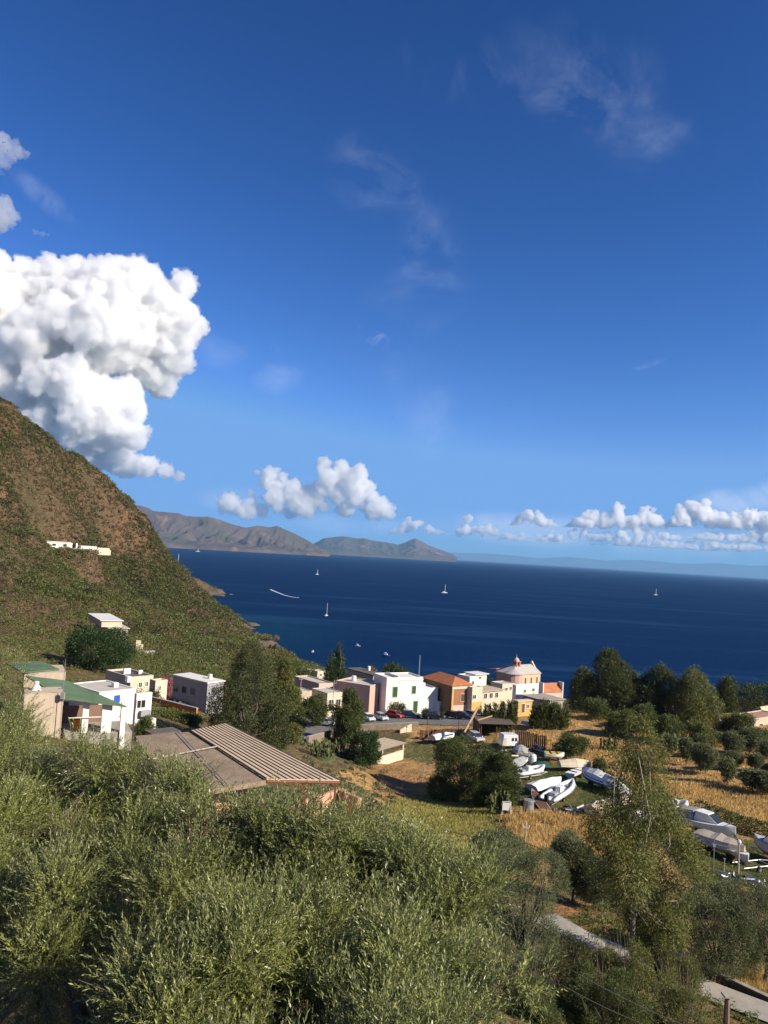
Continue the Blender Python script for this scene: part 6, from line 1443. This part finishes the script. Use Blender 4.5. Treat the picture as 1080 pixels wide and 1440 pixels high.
clutter('boat_trailer', 'empty grey metal boat trailer right of the beige tarpaulin boat', 'trailer', 1064, 1222, lambda o: trailer_frame(o, 4.5), 20)
clutter('lounge_chair', 'white plastic frame leaning in the prickly pear at the yard edge', 'frame', 712, 1146, lambda o: (MB().tube([(-.5, 0, 0), (-.5, .2, 1.5), (.5, .2, 1.5), (.5, 0, 0)], .06, 5).build('frame', GEL, o), MB().box(-.45, .45, .12, .16, .5, 1.4).build('panel', TARPW, o)))

# --- poles and cables
POLEM = mat('pale concrete pole', (.46, .43, .38), .9, 1, .2); POLEW = mat('dark wood pole', (.14, .10, .075), .9, 2, .3)
def pole(name, label, px, pb_, pt_, r, m_, dep=None, cat='pole', arm=0.0, extra=None):
    b = hit(px, pb_) if dep is None else P(px, pb_, dep)
    if dep is not None: zb = g1(b[0], b[1]); b = np.array([b[0], b[1], zb])
    h = P(px, pt_, b[1])[2] - b[2]; o = thing(name, label, cat, tuple(b)); MB().cyl(0, 0, -.5, h, r, r * .65, 8).build('post', m_, o)
    if arm: MB().box(-arm, arm, -.05, .05, h - .7, h - .58).build('crossarm', m_, o)
    if arm:
        for x in (-arm * .85, arm * .85): MB().cyl(x, 0, h - .58, h - .4, .05, n=6).build('insulator', GEL, o)
    if extra: extra(o, h)
    return o, np.array([b[0], b[1], b[2] + h - .4])
_, T1 = pole('utility_pole', 'slim pale pole standing below the green meadow', 737, 1216, 1154, .07, POLEM, dep=78, arm=.35)
pole('utility_pole', 'pole on the shore slope above the dense eucalypt', 302, 945, 911, .12, POLEW, dep=225, arm=.6)
_, T2 = pole('utility_pole', 'pole between the low house porch and the pink house', 467, 1005, 956, .09, POLEM, dep=163, arm=.5)
_, T3 = pole('utility_pole', 'pole rising behind the plain low beige house', 421, 995, 951, .08, POLEM, dep=170, arm=.4)
pole('antenna_mast', 'thin antenna mast at the corner of the green roofed house', 83, 1040, 926, .035, STEEL, dep=71.5, cat='antenna', extra=lambda o, h: (MB().tube([(-.5, 0, h * .62), (.5, 0, h * .66)], .03, 4).build('aerial', STEEL, o), MB().box(-.18, .18, -.1, .1, h * .5, h * .58).build('box', TARPG, o)))
for px, pb_, pt_, lab in ((644, 1036, 1004, 'thin dark lamp post at the street edge by the rusty fence'), (600, 1033, 1008, 'thin dark post at the street edge behind the tarped skiff')): pole('lamp_post', lab, px, pb_, pt_, .06, BLACKP, cat='lamp post', extra=lambda o, h: MB().box(-.1, .3, -.08, .08, h, h + .1).build('lamp_head', BLACKP, o))
pole('fence_post', 'thick white topped post before the beige tarpaulin boat', 1038, 1228, 1186, .10, POLEM, cat='post', extra=lambda o, h: MB().lathe([(.16, h), (.2, h + .15), (.12, h + .32), (0, h + .34)], 8).build('cap', GEL, o))
pole('fence_post', 'thin grey post left of the beige tarpaulin boat', 1003, 1226, 1186, .05, STEEL, cat='post', extra=lambda o, h: MB().box(-.12, .12, -.04, .04, h - .3, h - .05).build('plate', STEEL, o))
pole('fence_post', 'short pale post at the yard corner below the beige tarpaulin boat', 1018, 1232, 1208, .05, POLEM, cat='post', extra=lambda o, h: MB().box(-.09, .09, -.09, .09, h, h + .05).build('cap', STEEL, o))
pole('lane_post', 'square brown concrete post at the bottom right beside the lane', 1021, 1452, 1400, .17, mat('brown concrete', (.24, .17, .12), .95, 1.5, .35, bump=.5), cat='post', extra=lambda o, h: MB().box(-.2, .2, -.2, .2, h - .02, h + .07).build('cap', CONC, o))
pole('dark_post', 'thin dark post beside the inflatable boats', 730, 1136, 1096, .05, BLACKP, cat='post', extra=lambda o, h: MB().box(-.1, .1, -.03, .03, h - .25, h).build('plate', STEEL, o))
def cable(label, pts, sag, r=.018):
    """overhead line through points (px, py, distance)"""
    w = [P(*p) for p in pts]; o = thing('power_cable', label, 'cable', tuple(w[0])); full = []
    for a, b in zip(w[:-1], w[1:]):
        for f in np.linspace(0, 1, 14)[(1 if full else 0):]: q = a + (b - a) * f; q = q - np.array([0, 0, sag * 4 * f * (1 - f)]); full.append(tuple(q - w[0]))
    MB().tube(full, r, 4).build('cable', BLACKP, o); return o
tp = proj(T1); cable('dark cable from the slim meadow pole towards the right edge', [(tp[0], tp[1] + 26, 78), (960, 1246, 55), (1140, 1284, 45)], .25, .035)
cable('dark cable from the big olive to the slim meadow pole', [(620, 1166, 66), (tp[0], tp[1] + 26, 78)], .2, .035)
cable('thin cable crossing the lane trees at lower right', [(640, 1320, 16), (790, 1385, 22), (960, 1460, 22)], .1, .008)
cable('thin cable just above the other one crossing the lane trees', [(640, 1300, 16), (800, 1362, 22), (990, 1452, 22)], .1, .008)
a_, b_ = proj(T2), proj(T3); cable('thin cable strung between the two street poles', [(a_[0], a_[1], T2[1]), (b_[0], b_[1], T3[1])], .5, .03)

# ------------------------------------------------------------------ boats on the water
SAILM = mat('mast metal', (.72, .72, .72), .5, metal=.0)
def on_sea(px, py): d = ray(px, py); k = -CAM[2] / d[2]; return CAM + d * k
def sailboat(label, px, py, mast_px, hull_px, rz, group='sailing boats out on the bay', sail=False):
    b = on_sea(px, py); k = b[1] / F_PX; L = max(hull_px * k, 6.0); H = mast_px * k
    t = thing('sailing_boat', label, 'sailing boat', (b[0], b[1], 0), R_(rz), group); hull(L, L * .3, L * .12, GEL, t, -.3)
    MB().cyl(L * .08, 0, L * .1, H, max(L * .014, k * .35), max(L * .009, k * .25), 6).build('mast', SAILM, t); MB().tube([(L * .08, 0, L * .22), (-L * .34, 0, L * .24)], L * .022, 6).build('boom', TARPW, t)
    MB().loft([[(-L * .2, -L * .09, L * .1), (-L * .15, -L * .08, L * .19), (L * .2, -L * .06, L * .15)], [(-L * .2, L * .09, L * .1), (-L * .15, L * .08, L * .19), (L * .2, L * .06, L * .15)]]).build('cabin', GEL, t)
    if sail: MB().add([(L * .06, .02, L * .25), (L * .06, .02, H * .95), (-L * .3, .3, L * .26), (L * .06, .06, L * .25), (L * .06, .06, H * .95), (-L * .3, .34, L * .26)], [(0, 1, 2), (5, 4, 3), (0, 3, 4, 1), (1, 4, 5, 2), (2, 5, 3, 0)]).build('sail', TARPW, t)
    return t
sailboat('white sailing boat with bare mast nearest to the rocky point', 459, 866, 18, 7, 60); sailboat('white sailing boat in the middle of the bay', 625, 834, 12, 9, 20)
sailboat('tiny sailing boat far right near the horizon', 922, 837, 9, 6, 10); sailboat('tiny white sailing boat below the headland tip', 446, 808, 7, 5, 30)
sailboat('pale tall masted sailing boat beside the brown hillside', 250, 795, 16, 6, 80); sailboat('white speck of a boat close under the headland cliffs', 278, 776, 4, 6, 15)
b = on_sea(587, 962); t = sailboat('moored sailing boat whose bare mast rises behind the white house', 587, 962, 40, 24, 40, group=None)
def motorboat(label, px, py, Lpx, rz, dark=False):
    b = on_sea(px, py); k = b[1] / F_PX; L = Lpx * k
    t = thing('motor_boat', label, 'motor boat', (b[0], b[1], 0), R_(rz), 'small motor boats near the shore'); hull(L, L * .34, L * .16, BLUEP if dark else GEL, t, -.15)
    MB().loft([[(-L * .2, -L * .12, L * .16), (-L * .16, -L * .1, L * .3), (L * .08, -L * .09, L * .28), (L * .18, -L * .07, L * .18)], [(-L * .2, L * .12, L * .16), (-L * .16, L * .1, L * .3), (L * .08, L * .09, L * .28), (L * .18, L * .07, L * .18)]]).build('cabin', GEL, t)
    MB().box(-L * .25, L * .02, -L * .13, L * .13, L * .36, L * .38).build('awning', TARPW, t)
    for x in (-L * .22, 0): MB().box(x - .03, x + .03, -L * .12, -L * .11, L * .2, L * .36).build('awning_post', STEEL, t)
    return t
motorboat('white motor boat nearest to the rocky point', 440, 917, 7, 70); motorboat('low motor boat in the middle of the three near the shore', 503, 909, 9, -30); motorboat('motor boat with dark hull rightmost of the three near the shore', 543, 923, 13, -25, True)
sb_ = motorboat('speeding motor boat at the tip of the white wake', 419, 841, 4, -35)
FOAM = mat('white foam', (.62, .68, .72), .9, .02, .15)
wk = [on_sea(*p) for p in [(419, 841.0), (410, 839.5), (400, 837), (390, 833), (380, 829)]]; mb = MB(); secs = []
for i, q in enumerate(wk): w = 1.5 + i * 1.2; secs.append([(q[0], q[1] - w, .05), (q[0], q[1] + w, .05), (q[0], q[1] + w * .5, .35 - .06 * i), (q[0], q[1] - w * .5, .35 - .06 * i)])
o = mb.loft(secs).build('boat_wake', FOAM); tag(o, kind='stuff')
# rocks at the point
ROCKM = mat('dark shore rock', (.09, .068, .052), .95, .4, .5, bump=.8, bscale=.6)
rg = np.random.default_rng(44); vs_, fs_ = [], []; n = 0; iv, if_ = _ico(2)
shore_px = [(300, 857), (318, 868), (332, 878), (345, 888), (356, 893), (366, 897), (374, 898), (382, 899), (372, 901), (360, 901), (350, 898), (388, 913), (400, 922), (412, 930), (425, 936), (440, 944), (340, 890), (328, 880)]
for px, py in shore_px:
    for i in range(16):
        q = on_sea(px + rg.normal(0, 5), py + rg.normal(0, 1.2)); s = rg.uniform(.5, 2.4); v = iv * s * rg.uniform(.5, 1.5, 3); v = v + (_noise2(v[:, 0] * .7 + i, v[:, 1] * .7 + v[:, 2], 3, 3)[:, None] - .5) * iv * s * 1.6
        vs_.append(v + [q[0], q[1], max(0, min(g1(q[0], q[1]), 6)) + s * .1]); fs_.append(if_ + n); n += len(v)
tag(mesh_np('shore_rocks', np.concatenate(vs_), tris=np.concatenate(fs_), mat=ROCKM), kind='stuff')
HAZE_D = 2.6e-5
# ------------------------------------------------------------------ haze over the whole bay, sky to the background
hz = MB().box(-47000, 47000, -3500, 47000, -21, 1000).build('haze', None)
mt, nt, out = new_mat('sea haze')
pv = nt.node('ShaderNodeVolumePrincipled', i={'Color': (.32, .64, 1.0, 1), 'Density': HAZE_D, 'Anisotropy': .0})
nt.l.new(pv.outputs[0], out.inputs['Volume']); hz.data.materials.append(mt)
tag(hz, kind='stuff')
# the deep clear blue of the photograph: channel curves on the physical sky
sp = wn.node('ShaderNodeSeparateColor', i={'Color': WORLD_COLOR}); ch_ = []
for k, (ref, val, pw_) in enumerate(((2.54, 1.02, 2.05), (4.02, 2.28, 1.58), (5.33, 4.75, 1.52))):
    v = wn.math('MULTIPLY', wn.math('POWER', wn.math('DIVIDE', sp.outputs[k], ref), pw_), val)
    ch_.append(wn.math('MINIMUM', v, val * 1.06))
cb = wn.node('ShaderNodeCombineColor', i={0: ch_[0], 1: ch_[1], 2: ch_[2]})
wn.l.new(wisps(wn, cb.outputs[0]), bg.inputs['Color'])
